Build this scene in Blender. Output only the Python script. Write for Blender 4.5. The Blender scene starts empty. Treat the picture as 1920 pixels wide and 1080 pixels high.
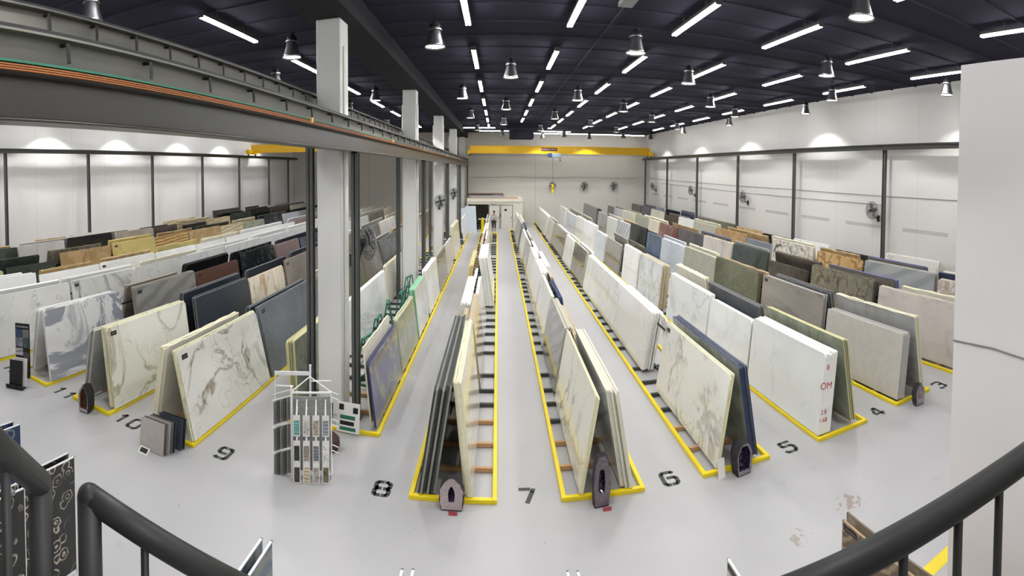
import bpy, math, random
from mathutils import Vector, Matrix, Euler
random.seed(7)
C = bpy.context.scene.collection
U = 5.6                      # metres per unit: eye height above the showroom floor
PI = math.pi
# ------------------------------------------------------------------ camera
cd = bpy.data.cameras.new('camera'); cam = bpy.data.objects.new('camera', cd); C.objects.link(cam)
cd.type = 'PANO'; cd.panorama_type = 'CENTRAL_CYLINDRICAL'
F, YAW, Y0, PIT, ROLL = 930.5, 0.0292, -192.8, 0.0308, 0.0053
cd.central_cylindrical_range_u_min = -960 / F; cd.central_cylindrical_range_u_max = 960 / F
cd.central_cylindrical_range_v_max = (540 + Y0) / F; cd.central_cylindrical_range_v_min = (540 + Y0 - 1080) / F
cd.central_cylindrical_radius = 1.0
cd.clip_end = 300; cd.clip_start = 0.05
cr, sr = math.cos(ROLL), math.sin(ROLL); cp, sp = math.cos(PIT), math.sin(PIT); cy, sy = math.cos(YAW), math.sin(YAW)
A = Matrix(((cr, 0, -sr), (0, 1, 0), (sr, 0, cr))).transposed()
B = Matrix(((1, 0, 0), (0, cp, sp), (0, -sp, cp))).transposed()
D = Matrix(((cy, sy, 0), (-sy, cy, 0), (0, 0, 1))).transposed()
M = A @ B @ D
rt, fw, up = M[0], M[1], M[2]
cam.matrix_world = Matrix(((rt[0], up[0], -fw[0], 0), (rt[1], up[1], -fw[1], 0), (rt[2], up[2], -fw[2], U), (0, 0, 0, 1)))
bpy.context.scene.camera = cam
# ------------------------------------------------------------------ world and exposure
w = bpy.data.worlds.new('world'); bpy.context.scene.world = w; w.use_nodes = True
w.node_tree.nodes['Background'].inputs[0].default_value = (0.8, 0.85, 0.9, 1)
w.node_tree.nodes['Background'].inputs[1].default_value = 0.25
vs = bpy.context.scene.view_settings
vs.view_transform = 'Standard'; vs.look = 'None'; vs.gamma = 1.0; vs.use_curve_mapping = False; vs.exposure = 0.62
cy_ = bpy.context.scene.cycles
cy_.use_denoising = True; cy_.max_bounces = 7; cy_.diffuse_bounces = 4; cy_.glossy_bounces = 3; cy_.caustics_reflective = False; cy_.caustics_refractive = False
cy_.sample_clamp_indirect = 6
TUBE_E, LENS_E, SPOT_W = 26.0, 12.0, 300.0

# ------------------------------------------------------------------ helpers
def lin(c):
    return tuple(((x / 255) / 12.92 if x / 255 <= .04045 else ((x / 255 + .055) / 1.055) ** 2.4) for x in c) + (1,)
def basic(name, rgb, rough=.6, metal=0.0, emit=0, noise=0.0, nscale=3.0, spec=.5, bump=0):
    m = bpy.data.materials.new(name); m.use_nodes = True; nt = m.node_tree; b = nt.nodes['Principled BSDF']
    b.inputs['Base Color'].default_value = lin(rgb); b.inputs['Roughness'].default_value = rough; b.inputs['Metallic'].default_value = metal
    b.inputs['Specular IOR Level'].default_value = spec
    if emit:
        b.inputs['Emission Color'].default_value = lin(rgb); b.inputs['Emission Strength'].default_value = emit
    tc = nt.nodes.new('ShaderNodeTexCoord'); n = nt.nodes.new('ShaderNodeTexNoise'); n.inputs['Scale'].default_value = nscale; n.inputs['Detail'].default_value = 5
    nt.links.new(tc.outputs['Object'], n.inputs['Vector'])
    if not emit:
        mr = nt.nodes.new('ShaderNodeMapRange'); mr.inputs[3].default_value = 1 - (noise or .06); mr.inputs[4].default_value = 1 + (noise or .06)
        nt.links.new(n.outputs[0], mr.inputs[0])
        mx = nt.nodes.new('ShaderNodeMix'); mx.data_type = 'RGBA'; mx.blend_type = 'MULTIPLY'; mx.inputs[0].default_value = 1
        mx.inputs[6].default_value = lin(rgb); nt.links.new(mr.outputs[0], mx.inputs[7]); nt.links.new(mx.outputs[2], b.inputs['Base Color'])
        if bump:
            bp = nt.nodes.new('ShaderNodeBump'); bp.inputs['Strength'].default_value = bump; nt.links.new(n.outputs[0], bp.inputs['Height']); nt.links.new(bp.outputs[0], b.inputs['Normal'])
    return m
class MB:
    def __init__(s): s.v = []; s.f = []; s.m = []
    def add(s, v, f, mi=0):
        n = len(s.v); s.v += [tuple(p) for p in v]; s.f += [tuple(i + n for i in q) for q in f]; s.m += [mi] * len(f)
    def box(s, x0, x1, y0, y1, z0, z1, mi=0, mat=None):
        v = [(x, y, z) for z in (z0, z1) for y in (y0, y1) for x in (x0, x1)]
        if mat: v = [mat @ Vector(p) for p in v]
        s.add(v, [(0, 2, 3, 1), (4, 5, 7, 6), (0, 1, 5, 4), (2, 6, 7, 3), (0, 4, 6, 2), (1, 3, 7, 5)], mi)
    def tube(s, pts, r, n=8, mi=0, caps=True):
        pts = [Vector(p) for p in pts]; rs = r if isinstance(r, (list, tuple)) else [r] * len(pts); V = []; Fs = []
        for i, p in enumerate(pts):
            a = pts[i] - pts[i - 1] if i else pts[1] - pts[0]; b = pts[i + 1] - p if i < len(pts) - 1 else a
            t = (a.normalized() + b.normalized()).normalized()
            k = max(.4, t.dot(a.normalized()))
            u = t.orthogonal().normalized() if i == 0 else (u0 - t * u0.dot(t)).normalized()
            u0 = u; w_ = t.cross(u)
            for j in range(n):
                an = 2 * PI * j / n; V.append(p + (u * math.cos(an) + w_ * math.sin(an)) * rs[i] / (k if 0 < i < len(pts) - 1 else 1))
        for i in range(len(pts) - 1):
            for j in range(n): Fs.append((i * n + j, i * n + (j + 1) % n, (i + 1) * n + (j + 1) % n, (i + 1) * n + j))
        if caps: Fs += [tuple(range(n))[::-1], tuple(range((len(pts) - 1) * n, len(pts) * n))]
        s.add(V, Fs, mi)
    def lathe(s, prof, n=20, c=(0, 0, 0), mi=0):
        V = []; Fs = []
        for r, z in prof:
            for j in range(n): V.append((c[0] + r * math.cos(2 * PI * j / n), c[1] + r * math.sin(2 * PI * j / n), c[2] + z))
        for i in range(len(prof) - 1):
            for j in range(n): Fs.append((i * n + j, i * n + (j + 1) % n, (i + 1) * n + (j + 1) % n, (i + 1) * n + j))
        s.add(V, Fs, mi)
    def disc(s, r, z, n=20, c=(0, 0), mi=0, flip=False):
        V = [(c[0] + r * math.cos(2 * PI * j / n), c[1] + r * math.sin(2 * PI * j / n), z) for j in range(n)]
        s.add(V, [tuple(range(n))[::-1] if flip else tuple(range(n))], mi)
    def prism(s, poly, x0, x1, mi=0, ei=None):     # outline in (y, z), thickness along x
        n = len(poly); s.add([(x0, y, z) for y, z in poly] + [(x1, y, z) for y, z in poly], [tuple(range(n))[::-1], tuple(range(n, 2 * n))], mi)
        k = len(s.v) - 2 * n
        for i in range(n):
            j = (i + 1) % n; s.f.append((k + i, k + j, k + n + j, k + n + i)); s.m.append(mi if ei is None else ei)
    def mesh(s, name, mats, smooth=False):
        me = bpy.data.meshes.new(name); me.from_pydata(s.v, [], s.f)
        for m in (mats if isinstance(mats, (list, tuple)) else [mats]): me.materials.append(m)
        me.polygons.foreach_set('material_index', s.m)
        if smooth: me.polygons.foreach_set('use_smooth', [True] * len(s.f))
        me.update(); return me
def link(name, data, parent=None, loc=(0, 0, 0), rot=(0, 0, 0)):
    o = bpy.data.objects.new(name, data); C.objects.link(o); o.parent = parent; o.location = loc; o.rotation_euler = rot; return o
def build(mb, name, mats, parent=None, loc=(0, 0, 0), rot=(0, 0, 0), smooth=False): return link(name, mb.mesh(name, mats, smooth), parent, loc, rot)
def tag(o, label, cat, group=None, kind=None):
    o['label'] = label; o['category'] = cat
    if group: o['group'] = group
    if kind: o['kind'] = kind
    return o
def thing(name, label, cat, loc=(0, 0, 0), rot=(0, 0, 0), group=None): return tag(link(name, None, None, loc, rot), label, cat, group)
def struct(o, label=None):
    o['kind'] = 'structure'
    if label: o['label'] = label
    return o
def dup(o, parent=None):
    c = o.copy(); C.objects.link(c); c.parent = parent
    for ch in list(o.children): dup(ch, c)
    return c
def bevel(o, wd=.01, seg=1):
    b = o.modifiers.new('bevel', 'BEVEL'); b.width = wd; b.segments = seg; b.limit_method = 'ANGLE'; return o
def text(s, name, size, mat, parent=None, loc=(0, 0, 0), rot=(0, 0, 0), th=.002, align='CENTER'):
    cu = bpy.data.curves.new(name, 'FONT'); cu.body = s; cu.size = size; cu.extrude = th; cu.align_x = align; cu.align_y = 'CENTER'; cu.materials.append(mat)
    o = bpy.data.objects.new('t', cu); me = bpy.data.meshes.new_from_object(o); me.name = name; bpy.data.objects.remove(o)
    return link(name, me, parent, loc, rot)
NUMW = {'3': 'three', '4': 'four', '5': 'five', '6': 'six', '7': 'seven', '8': 'eight', '9': 'nine', '10': 'ten', '11': 'eleven', '12': 'twelve'}
ORD = 'front second third fourth fifth sixth seventh eighth ninth tenth eleventh twelfth thirteenth fourteenth fifteenth sixteenth'.split()

# ------------------------------------------------------------------ materials
GREY = basic('grey_paint', (88, 90, 88), .42, .0, noise=.05)
GIRDER = basic('girder_paint', (58, 56, 50), .3, .1, noise=.06)
DARK = basic('dark_steel', (38, 39, 40), .45, .3)
RAILM = basic('handrail_black', (40, 41, 40), .5, .1, noise=.35, nscale=9, bump=.15)
YEL = basic('yellow_paint', (242, 216, 22), .42, 0, noise=.08, nscale=2)
CRANE = basic('crane_yellow', (240, 190, 20), .4)
WHITE = basic('white_paint', (232, 230, 225), .5, noise=.03, nscale=.7)
COLM = basic('column_paint', (226, 226, 222), .55, noise=.04, nscale=1.2)
BLACK = basic('black', (22, 22, 23), .5)
SLEEP = basic('sleeper_steel', (62, 68, 66), .5)
CHAN = basic('channel_paint', (112, 110, 102), .6)
WOOD = basic('timber', (190, 150, 110), .7, noise=.25, nscale=8)
CEIL = basic('ceiling_paint', (50, 49, 62), 1, noise=.12, nscale=.6, spec=.1)
PURL = basic('purlin', (62, 61, 72), 1, spec=.1)
BEAMM = basic('beam_paint', (56, 56, 60), 1, noise=.05, spec=.1)
TUBE = basic('tube_glow', (253, 253, 255), .5, emit=TUBE_E)
LENS = basic('lamp_glow', (255, 252, 246), .5, emit=LENS_E)
ALU = basic('spun_aluminium', (150, 150, 150), .28, .9)
RED = basic('red_marker', (190, 60, 60), .8)
GREEN = basic('green_paint', (40, 110, 88), .45)
BLUE = basic('blue_paint', (40, 75, 130), .45)
ORANGE = basic('copper_bar', (158, 96, 46), .5, .1)
GLASSG = basic('pale_panel', (215, 225, 235), .3)
WIRE = basic('white_wire', (240, 240, 240), .4)
MGREY = basic('mid_grey', (130, 130, 130), .6)
def floor_mat():
    m = basic('floor_epoxy', (180, 179, 179), .36, noise=.07, nscale=.9, spec=.35); nt = m.node_tree; b = nt.nodes['Principled BSDF']
    mixin = b.inputs['Base Color'].links[0].from_socket
    tc = nt.nodes.new('ShaderNodeTexCoord'); n = nt.nodes.new('ShaderNodeTexNoise'); n.inputs['Scale'].default_value = 1.3; n.inputs['Detail'].default_value = 8; n.inputs['Roughness'].default_value = .7
    nt.links.new(tc.outputs['Object'], n.inputs['Vector'])
    r = nt.nodes.new('ShaderNodeMapRange'); r.inputs[1].default_value = .62; r.inputs[2].default_value = .72; r.inputs[3].default_value = 0; r.inputs[4].default_value = .45
    nt.links.new(n.outputs[0], r.inputs[0])
    mx = nt.nodes.new('ShaderNodeMix'); mx.data_type = 'RGBA'; nt.links.new(r.outputs[0], mx.inputs[0]); nt.links.new(mixin, mx.inputs[6]); mx.inputs[7].default_value = lin((160, 156, 150))
    last = mx.outputs[2]
    n2 = nt.nodes.new('ShaderNodeTexNoise'); n2.inputs['Scale'].default_value = 9; n2.inputs['Detail'].default_value = 6; nt.links.new(tc.outputs['Object'], n2.inputs['Vector'])
    for px, py, rad, colr in ((STN[0] * U, STN[1] * U, .42, (150, 132, 124)), (.78 * U, 1.09 * U, .3, (150, 142, 128)), (.57 * U, .93 * U, .36, (146, 138, 124))):
        vd = nt.nodes.new('ShaderNodeVectorMath'); vd.operation = 'DISTANCE'; nt.links.new(tc.outputs['Object'], vd.inputs[0]); vd.inputs[1].default_value = (px, py, 0)
        m1 = nt.nodes.new('ShaderNodeMapRange'); m1.inputs[1].default_value = 0; m1.inputs[2].default_value = rad; m1.inputs[3].default_value = .28; m1.inputs[4].default_value = -.1; nt.links.new(vd.outputs[1], m1.inputs[0])
        ad = nt.nodes.new('ShaderNodeMath'); ad.operation = 'ADD'; nt.links.new(m1.outputs[0], ad.inputs[0]); nt.links.new(n2.outputs[0], ad.inputs[1])
        m2 = nt.nodes.new('ShaderNodeMapRange'); m2.inputs[1].default_value = .62; m2.inputs[2].default_value = .7; m2.inputs[3].default_value = 0; m2.inputs[4].default_value = .8; nt.links.new(ad.outputs[0], m2.inputs[0])
        q = nt.nodes.new('ShaderNodeMix'); q.data_type = 'RGBA'; nt.links.new(m2.outputs[0], q.inputs[0]); nt.links.new(last, q.inputs[6]); q.inputs[7].default_value = lin(colr); last = q.outputs[2]
    nt.links.new(last, b.inputs['Base Color'])
    return m
STN = (1.0, 1.12)
FLOORM = floor_mat()
def wall_mat(name, rgb, seam=2.8, axis=1, scuff=False):
    m = basic(name, rgb, .6, noise=.025, nscale=.5); nt = m.node_tree; b = nt.nodes['Principled BSDF']; base = b.inputs['Base Color'].links[0].from_socket
    tc = nt.nodes.new('ShaderNodeTexCoord'); sp_ = nt.nodes.new('ShaderNodeSeparateXYZ'); nt.links.new(tc.outputs['Object'], sp_.inputs[0])
    def mth(op, a, bb=None, c=None):
        q = nt.nodes.new('ShaderNodeMath'); q.operation = op
        for i, x in enumerate((a, bb, c)):
            if x is None: continue
            if isinstance(x, (int, float)): q.inputs[i].default_value = x
            else: nt.links.new(x, q.inputs[i])
        return q.outputs[0]
    y = sp_.outputs[axis]; z = sp_.outputs[2]
    line = mth('LESS_THAN', mth('FRACT', mth('DIVIDE', mth('ADD', y, 50), seam)), .006)
    fac = mth('MULTIPLY', line, .3)
    if scuff:
        n = nt.nodes.new('ShaderNodeTexNoise'); n.inputs['Scale'].default_value = 6; nt.links.new(tc.outputs['Object'], n.inputs['Vector'])
        band = mth('LESS_THAN', mth('ABSOLUTE', mth('SUBTRACT', z, .57 * U)), .085)
        per = mth('LESS_THAN', mth('FRACT', mth('DIVIDE', mth('ADD', y, 50.55), 3.95)), .66)
        fac = mth('ADD', fac, mth('MULTIPLY', mth('MULTIPLY', band, per), mth('ADD', mth('MULTIPLY', n.outputs[0], .25), .22)))
    mx = nt.nodes.new('ShaderNodeMix'); mx.data_type = 'RGBA'; nt.links.new(fac, mx.inputs[0]); nt.links.new(base, mx.inputs[6]); mx.inputs[7].default_value = lin((95, 95, 92))
    nt.links.new(mx.outputs[2], b.inputs['Base Color']); return m
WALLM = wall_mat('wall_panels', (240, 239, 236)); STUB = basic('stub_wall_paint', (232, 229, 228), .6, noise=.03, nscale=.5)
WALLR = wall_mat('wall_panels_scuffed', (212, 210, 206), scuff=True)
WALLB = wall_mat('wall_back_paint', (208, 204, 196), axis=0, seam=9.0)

def stone(name, kind, c1, c2, vein=None, sc=1.0, wdt=.03, amt=.8, rough=.09, stretch=(1, 1, 1), dist=1.2, rotx=.6):
    m = bpy.data.materials.new('stone_' + name); m.use_nodes = True; nt = m.node_tree; b = nt.nodes['Principled BSDF']; N = nt.nodes.new; L = nt.links.new
    tc = N('ShaderNodeTexCoord'); oi = N('ShaderNodeObjectInfo'); vm = N('ShaderNodeVectorMath'); vm.operation = 'MULTIPLY_ADD'
    cx = N('ShaderNodeCombineXYZ'); mu = N('ShaderNodeMath'); mu.operation = 'MULTIPLY'; mu.inputs[1].default_value = 37.0; L(oi.outputs['Random'], mu.inputs[0])
    for i in range(3): L(mu.outputs[0], cx.inputs[i])
    mp = N('ShaderNodeMapping'); mp.inputs['Rotation'].default_value = (rotx, 0, 0); mp.inputs['Scale'].default_value = stretch
    L(tc.outputs['Object'], vm.inputs[0]); vm.inputs[1].default_value = (1, 1, 1); L(cx.outputs[0], vm.inputs[2]); L(vm.outputs[0], mp.inputs['Vector'])
    P = mp.outputs[0]
    def noise(s, det=6, di=0.0, ro=.6):
        n = N('ShaderNodeTexNoise'); n.inputs['Scale'].default_value = s; n.inputs['Detail'].default_value = det; n.inputs['Distortion'].default_value = di; n.inputs['Roughness'].default_value = ro; L(P, n.inputs['Vector']); return n.outputs[0]
    def rng(x, a, bb, c=0.0, d=1.0):
        r = N('ShaderNodeMapRange'); L(x, r.inputs[0]); r.inputs[1].default_value = a; r.inputs[2].default_value = bb; r.inputs[3].default_value = c; r.inputs[4].default_value = d; return r.outputs[0]
    def mix(f, a, bb):
        q = N('ShaderNodeMix'); q.data_type = 'RGBA'
        if isinstance(f, float): q.inputs[0].default_value = f
        else: L(f, q.inputs[0])
        for i, x in ((6, a), (7, bb)):
            if isinstance(x, tuple): q.inputs[i].default_value = lin(x)
            else: L(x, q.inputs[i])
        return q.outputs[2]
    def mth(op, a, bb):
        q = N('ShaderNodeMath'); q.operation = op; L(a, q.inputs[0])
        if isinstance(bb, float): q.inputs[1].default_value = bb
        else: L(bb, q.inputs[1])
        return q.outputs[0]
    col = mix(rng(noise(sc * .8, 4, .4), .35, .68), c1, c2)
    if kind == 'v' and vein:
        v = mth('ABSOLUTE', mth('SUBTRACT', noise(sc * .55, 8, dist, .58), .5), 0.0)
        f = mth('MULTIPLY', rng(v, 0, wdt, amt, 0), rng(noise(sc * .9, 2), .38, .6))
        col = mix(f, col, vein)
        v2 = mth('ABSOLUTE', mth('SUBTRACT', noise(sc * 1.6, 4, dist * .7, .5), .52), 0.0)
        f2 = mth('MULTIPLY', rng(v2, 0, wdt * .45, amt * .6, 0), rng(noise(sc * .7, 2), .45, .62)); col = mix(f2, col, vein)
    elif kind == 's':
        col = mix(rng(noise(sc * 22, 3, 0, .8), .52, .66, 0, amt), col, vein); col = mix(rng(noise(sc * 3.2, 6, .3, .7), .55, .7, 0, amt * .6), col, c2)
    elif kind == 'b':
        wv = N('ShaderNodeTexWave'); wv.wave_type = 'BANDS'; wv.bands_direction = 'Z'; wv.inputs['Scale'].default_value = sc * 1.1; wv.inputs['Distortion'].default_value = dist * 4; wv.inputs['Detail'].default_value = 4; wv.inputs['Detail Scale'].default_value = .8
        L(P, wv.inputs['Vector']); col = mix(rng(wv.outputs[1], .35, .9, 0, amt), col, vein)
    elif kind == 'w':
        n1 = noise(sc * .5, 8, dist * 1.5, .62); col = mix(rng(n1, .465, .51, 0, 1), c1, c2); col = mix(rng(noise(sc * 1.5, 6, 1.0), .56, .66, 0, amt), col, vein)
    elif kind == 'p':
        vo = N('ShaderNodeTexVoronoi'); vo.feature = 'DISTANCE_TO_EDGE'; vo.inputs['Scale'].default_value = sc * 3.2; vo.inputs['Randomness'].default_value = 1
        dn = N('ShaderNodeTexNoise'); dn.inputs['Scale'].default_value = 2.5; L(P, dn.inputs['Vector']); ad = N('ShaderNodeMix'); ad.data_type = 'RGBA'; ad.blend_type = 'ADD'; ad.inputs[0].default_value = .5; L(P, ad.inputs[6]); L(dn.outputs[1], ad.inputs[7]); L(ad.outputs[2], vo.inputs['Vector'])
        col = mix(rng(vo.outputs['Distance'], .02, .1, amt, 0), col, vein); col = mix(rng(noise(sc * 1.7, 4, .6), .57, .64, 0, .85), col, vein)
    elif kind == 'a':
        vo = N('ShaderNodeTexVoronoi'); vo.inputs['Scale'].default_value = sc * 5; L(P, vo.inputs['Vector'])
        d = mth('ADD', vo.outputs['Distance'], 0.0); d = mth('ADD', d, mth('MULTIPLY', noise(sc * 4, 5), .8))
        rr = N('ShaderNodeMath'); rr.operation = 'SINE'; L(mth('MULTIPLY', d, 26.0), rr.inputs[0])
        ring = mth('MULTIPLY', rng(rr.outputs[0], .3, .8), rng(d, 1.0, .85)); col = mix(mth('MULTIPLY', ring, rng(noise(sc * 2.2, 2), .4, .6)), col, vein)
    L(col, b.inputs['Base Color']); b.inputs['Roughness'].default_value = rough
    return m
# code: (material, edge colour, words)
ST = {}
def S(code, words, edge, *a, **k): ST[code] = (stone(code, *a, **k), basic('edge_' + code, edge, .75, noise=.14, nscale=14), words)
S('wh', 'plain white marble', (246, 245, 240), 'v', (236, 236, 233), (226, 227, 227), (196, 198, 200), sc=.8, amt=.35)
S('whv', 'white marble with faint grey veins', (244, 243, 236), 'v', (232, 232, 228), (218, 220, 220), (168, 170, 174), sc=.8, amt=.55)
S('cal', 'cream white marble with bold grey brown veins', (226, 222, 178), 'v', (232, 231, 223), (223, 223, 215), (138, 122, 100), sc=.8, wdt=.036, amt=1.0)
S('calc', 'cream marble with greenish tan veins', (226, 222, 178), 'v', (230, 230, 220), (221, 222, 212), (160, 152, 124), sc=.75, wdt=.03, amt=.85)
S('cald', 'cream white marble with dark jagged veins', (232, 226, 184), 'v', (238, 236, 224), (230, 229, 218), (96, 96, 100), sc=.4, wdt=.016, amt=.95)
S('calw', 'white marble with thin charcoal veins', (236, 234, 226), 'v', (226, 226, 220), (216, 217, 212), (120, 124, 130), sc=.55, wdt=.03, amt=.9)
S('marb', 'white marble with blotchy grey veins', (196, 180, 146), 'v', (220, 222, 220), (198, 201, 202), (150, 154, 158), sc=1.3, wdt=.05, amt=.6)
S('whb', 'white marble with brown veins', (210, 200, 184), 'v', (218, 210, 202), (206, 198, 192), (130, 100, 78), sc=.8, wdt=.05, amt=.9)
S('whr', 'white marble with reddish veins', (236, 228, 196), 'v', (224, 222, 216), (212, 210, 206), (150, 108, 92), sc=.7, wdt=.03, amt=.8)
S('pwh', 'pinkish white quartzite', (232, 226, 218), 'v', (214, 208, 204), (200, 195, 192), (170, 164, 162), sc=1.0, amt=.5)
S('bwh', 'bluish white marble', (232, 230, 220), 'v', (214, 220, 228), (198, 205, 215), (160, 168, 180), sc=1.0, wdt=.05, amt=.6)
S('swl', 'white marble with diagonal grey streaks', (214, 214, 212), 'b', (214, 215, 218), (200, 202, 207), (142, 146, 154), sc=.6, dist=.6, amt=.7, rotx=.8)
S('crm', 'plain cream limestone', (238, 232, 200), 'v', (226, 222, 206), (214, 210, 195), (186, 180, 160), sc=1, amt=.4)
S('bei', 'beige marble with soft clouding', (186, 186, 184), 'w', (201, 196, 187), (196, 191, 182), (189, 183, 172), sc=5, amt=.6, rough=.3)
S('pbe', 'pinkish beige quartzite', (232, 224, 196), 'v', (208, 200, 192), (194, 186, 178), (150, 140, 132), sc=.8, wdt=.03, amt=.6)
S('gbei', 'greenish beige stone', (214, 214, 178), 'w', (178, 178, 165), (172, 172, 159), (160, 161, 148), sc=3, amt=.5)
S('beis', 'striped beige sandstone', (200, 186, 150), 'b', (206, 194, 164), (190, 176, 144), (156, 140, 110), sc=1.2, amt=.7, rotx=.1)
S('pgr', 'taupe quartzite with diagonal streaks', (186, 184, 176), 'v', (166, 158, 150), (150, 143, 136), (120, 114, 108), sc=.9, wdt=.05, amt=.8, stretch=(1, .4, 1.6))
S('gryl', 'light grey stone', (190, 188, 178), 'v', (172, 172, 168), (158, 158, 156), (130, 130, 130), sc=1.2, amt=.6)
S('grey', 'mid grey marble with fine waves', (188, 184, 168), 'b', (150, 152, 152), (136, 139, 141), (112, 116, 120), sc=.7, amt=.7, rotx=.5)
S('gbr', 'grey brown stone', (170, 164, 148), 'v', (128, 122, 112), (112, 107, 99), (92, 86, 78), sc=1.0, amt=.6)
S('dgr', 'dark grey stone', (120, 122, 120), 'v', (98, 100, 104), (84, 86, 91), (130, 132, 134), sc=1.4, wdt=.03, amt=.5)
S('ant', 'plain anthracite', (108, 112, 116), 'v', (54, 60, 68), (49, 55, 63), (62, 68, 76), sc=1, amt=.2, rough=.34)
S('lth', 'leathered grey granite', (120, 126, 130), 's', (116, 121, 126), (80, 85, 91), (146, 150, 154), sc=.7, amt=.6, rough=.4)
S('spk', 'speckled grey brown granite', (150, 138, 128), 's', (140, 132, 126), (118, 110, 104), (176, 170, 164), sc=1.2, amt=.7, rough=.3)
S('spl', 'speckled light grey granite', (200, 196, 184), 's', (184, 178, 168), (160, 152, 142), (120, 110, 100), sc=1.2, amt=.6, rough=.25)
S('blk', 'plain black granite', (40, 44, 48), 's', (26, 28, 32), (20, 22, 25), (50, 52, 56), sc=1, amt=.3, rough=.12)
S('blkv', 'black granite with pale veins', (52, 56, 56), 'v', (30, 34, 36), (38, 42, 44), (150, 152, 150), sc=1.3, wdt=.012, amt=.9, rough=.12)
S('nav', 'navy blue granite', (40, 56, 100), 's', (60, 68, 86), (48, 55, 74), (90, 96, 112), sc=1, amt=.5)
S('blu', 'slate blue quartzite', (120, 132, 150), 'v', (84, 102, 134), (66, 82, 112), (140, 150, 168), sc=1, wdt=.06, amt=.5, stretch=(1, 2.2, .7))
S('bgr', 'blue grey quartzite', (186, 190, 190), 's', (134, 142, 150), (118, 126, 135), (156, 162, 168), sc=1, amt=.5)
S('lav', 'pale lavender marble', (226, 224, 222), 'v', (202, 202, 210), (186, 186, 196), (160, 160, 172), sc=1, amt=.5)
S('mau', 'mauve brown granite', (170, 150, 146), 's', (138, 114, 112), (118, 96, 96), (165, 145, 142), sc=1, amt=.5)
S('brr', 'reddish brown stone', (120, 92, 80), 's', (106, 74, 62), (94, 64, 54), (120, 90, 78), sc=1, amt=.3, rough=.35)
S('red', 'dark red marble', (150, 120, 114), 'v', (128, 80, 78), (104, 62, 62), (180, 150, 146), sc=1.2, wdt=.035, amt=.7)
S('brn', 'brown grey marble', (206, 200, 176), 'v', (122, 116, 106), (108, 102, 93), (170, 160, 140), sc=.8, wdt=.02, amt=.5)
S('dbr', 'dark brown granite', (110, 100, 88), 's', (78, 72, 66), (60, 54, 50), (110, 102, 92), sc=1, amt=.5)
S('dgn', 'blackish green granite', (84, 90, 78), 's', (58, 66, 60), (42, 50, 46), (100, 108, 98), sc=.9, amt=.5)
S('grn', 'mottled green quartzite', (116, 104, 84), 's', (112, 114, 94), (84, 90, 74), (146, 140, 112), sc=.7, amt=.8)
S('olv', 'grey green marble', (196, 194, 158), 'w', (158, 162, 144), (142, 148, 130), (124, 132, 112), sc=2, amt=.6)
S('onyg', 'pale green onyx', (206, 210, 160), 'v', (200, 206, 162), (186, 196, 148), (160, 170, 120), sc=1, wdt=.05, amt=.6)
S('ony', 'ivory onyx with brown veins', (206, 192, 158), 'v', (226, 220, 204), (212, 204, 186), (160, 120, 80), sc=1, wdt=.05, amt=.8, stretch=(1, 1.8, .6))
S('yel', 'yellow onyx', (226, 206, 140), 'v', (214, 198, 130), (196, 184, 126), (160, 150, 110), sc=1, wdt=.06, amt=.6)
S('ora', 'orange brown patterned stone', (190, 150, 96), 'p', (194, 152, 92), (216, 190, 140), (110, 72, 40), sc=.45, amt=.6)
S('str', 'orange striped travertine', (190, 166, 120), 'b', (206, 178, 124), (190, 150, 92), (122, 86, 48), sc=1.6, amt=.85, rotx=.05)
S('tan', 'tan brown stone', (192, 170, 130), 'w', (186, 160, 120), (170, 142, 100), (146, 112, 72), sc=1.4, amt=.6)
S('tanr', 'rough edged tan stone', (196, 180, 150), 'w', (186, 172, 150), (166, 152, 130), (126, 112, 92), sc=1.6, amt=.6)
S('sod', 'purple blue marble with yellow veins', (58, 62, 100), 'v', (122, 122, 146), (102, 102, 128), (170, 168, 136), sc=1.2, wdt=.05, amt=.9)
S('swb', 'white quartzite with bold grey swirls', (240, 240, 238), 'w', (240, 240, 238), (158, 162, 170), (134, 138, 148), sc=.7, dist=1.2, amt=.5)
S('wavg', 'greyish marble with pale waves', (150, 142, 128), 'b', (168, 167, 160), (154, 153, 147), (132, 130, 126), sc=.6, amt=.7, rotx=.35)
S('wave', 'silver grey wavy marble', (196, 194, 184), 'b', (172, 174, 172), (156, 159, 160), (132, 136, 139), sc=.45, dist=1.1, amt=.6, rotx=.4)
S('pat', 'white stone with black mineral patches', (210, 202, 182), 'p', (222, 218, 206), (210, 204, 190), (70, 62, 58), sc=.6, amt=.45)
S('fan', 'brown and green swirling stone', (96, 92, 80), 'v', (146, 138, 120), (116, 118, 106), (62, 52, 42), sc=2.0, wdt=.08, amt=.95, dist=2.6)
S('rgh', 'dark rough edged stone', (150, 150, 140), 's', (86, 90, 88), (60, 64, 62), (130, 132, 126), sc=1, amt=.6)
S('agb', 'black agate patterned', (235, 235, 235), 'a', (30, 31, 32), (50, 48, 44), (188, 178, 158), sc=.95, rough=.12)
S('agu', 'blue agate patterned', (235, 235, 235), 'a', (30, 62, 110), (22, 40, 76), (120, 140, 150), sc=.8, rough=.12)
S('sea', 'blue grey mixed stone', (235, 235, 235), 'w', (74, 92, 110), (110, 116, 112), (120, 90, 60), sc=2, amt=.7)
S('cor', 'brown fossil patterned', (120, 106, 88), 'b', (116, 96, 74), (90, 74, 56), (176, 156, 126), sc=2.5, dist=3, amt=.7)

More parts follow.
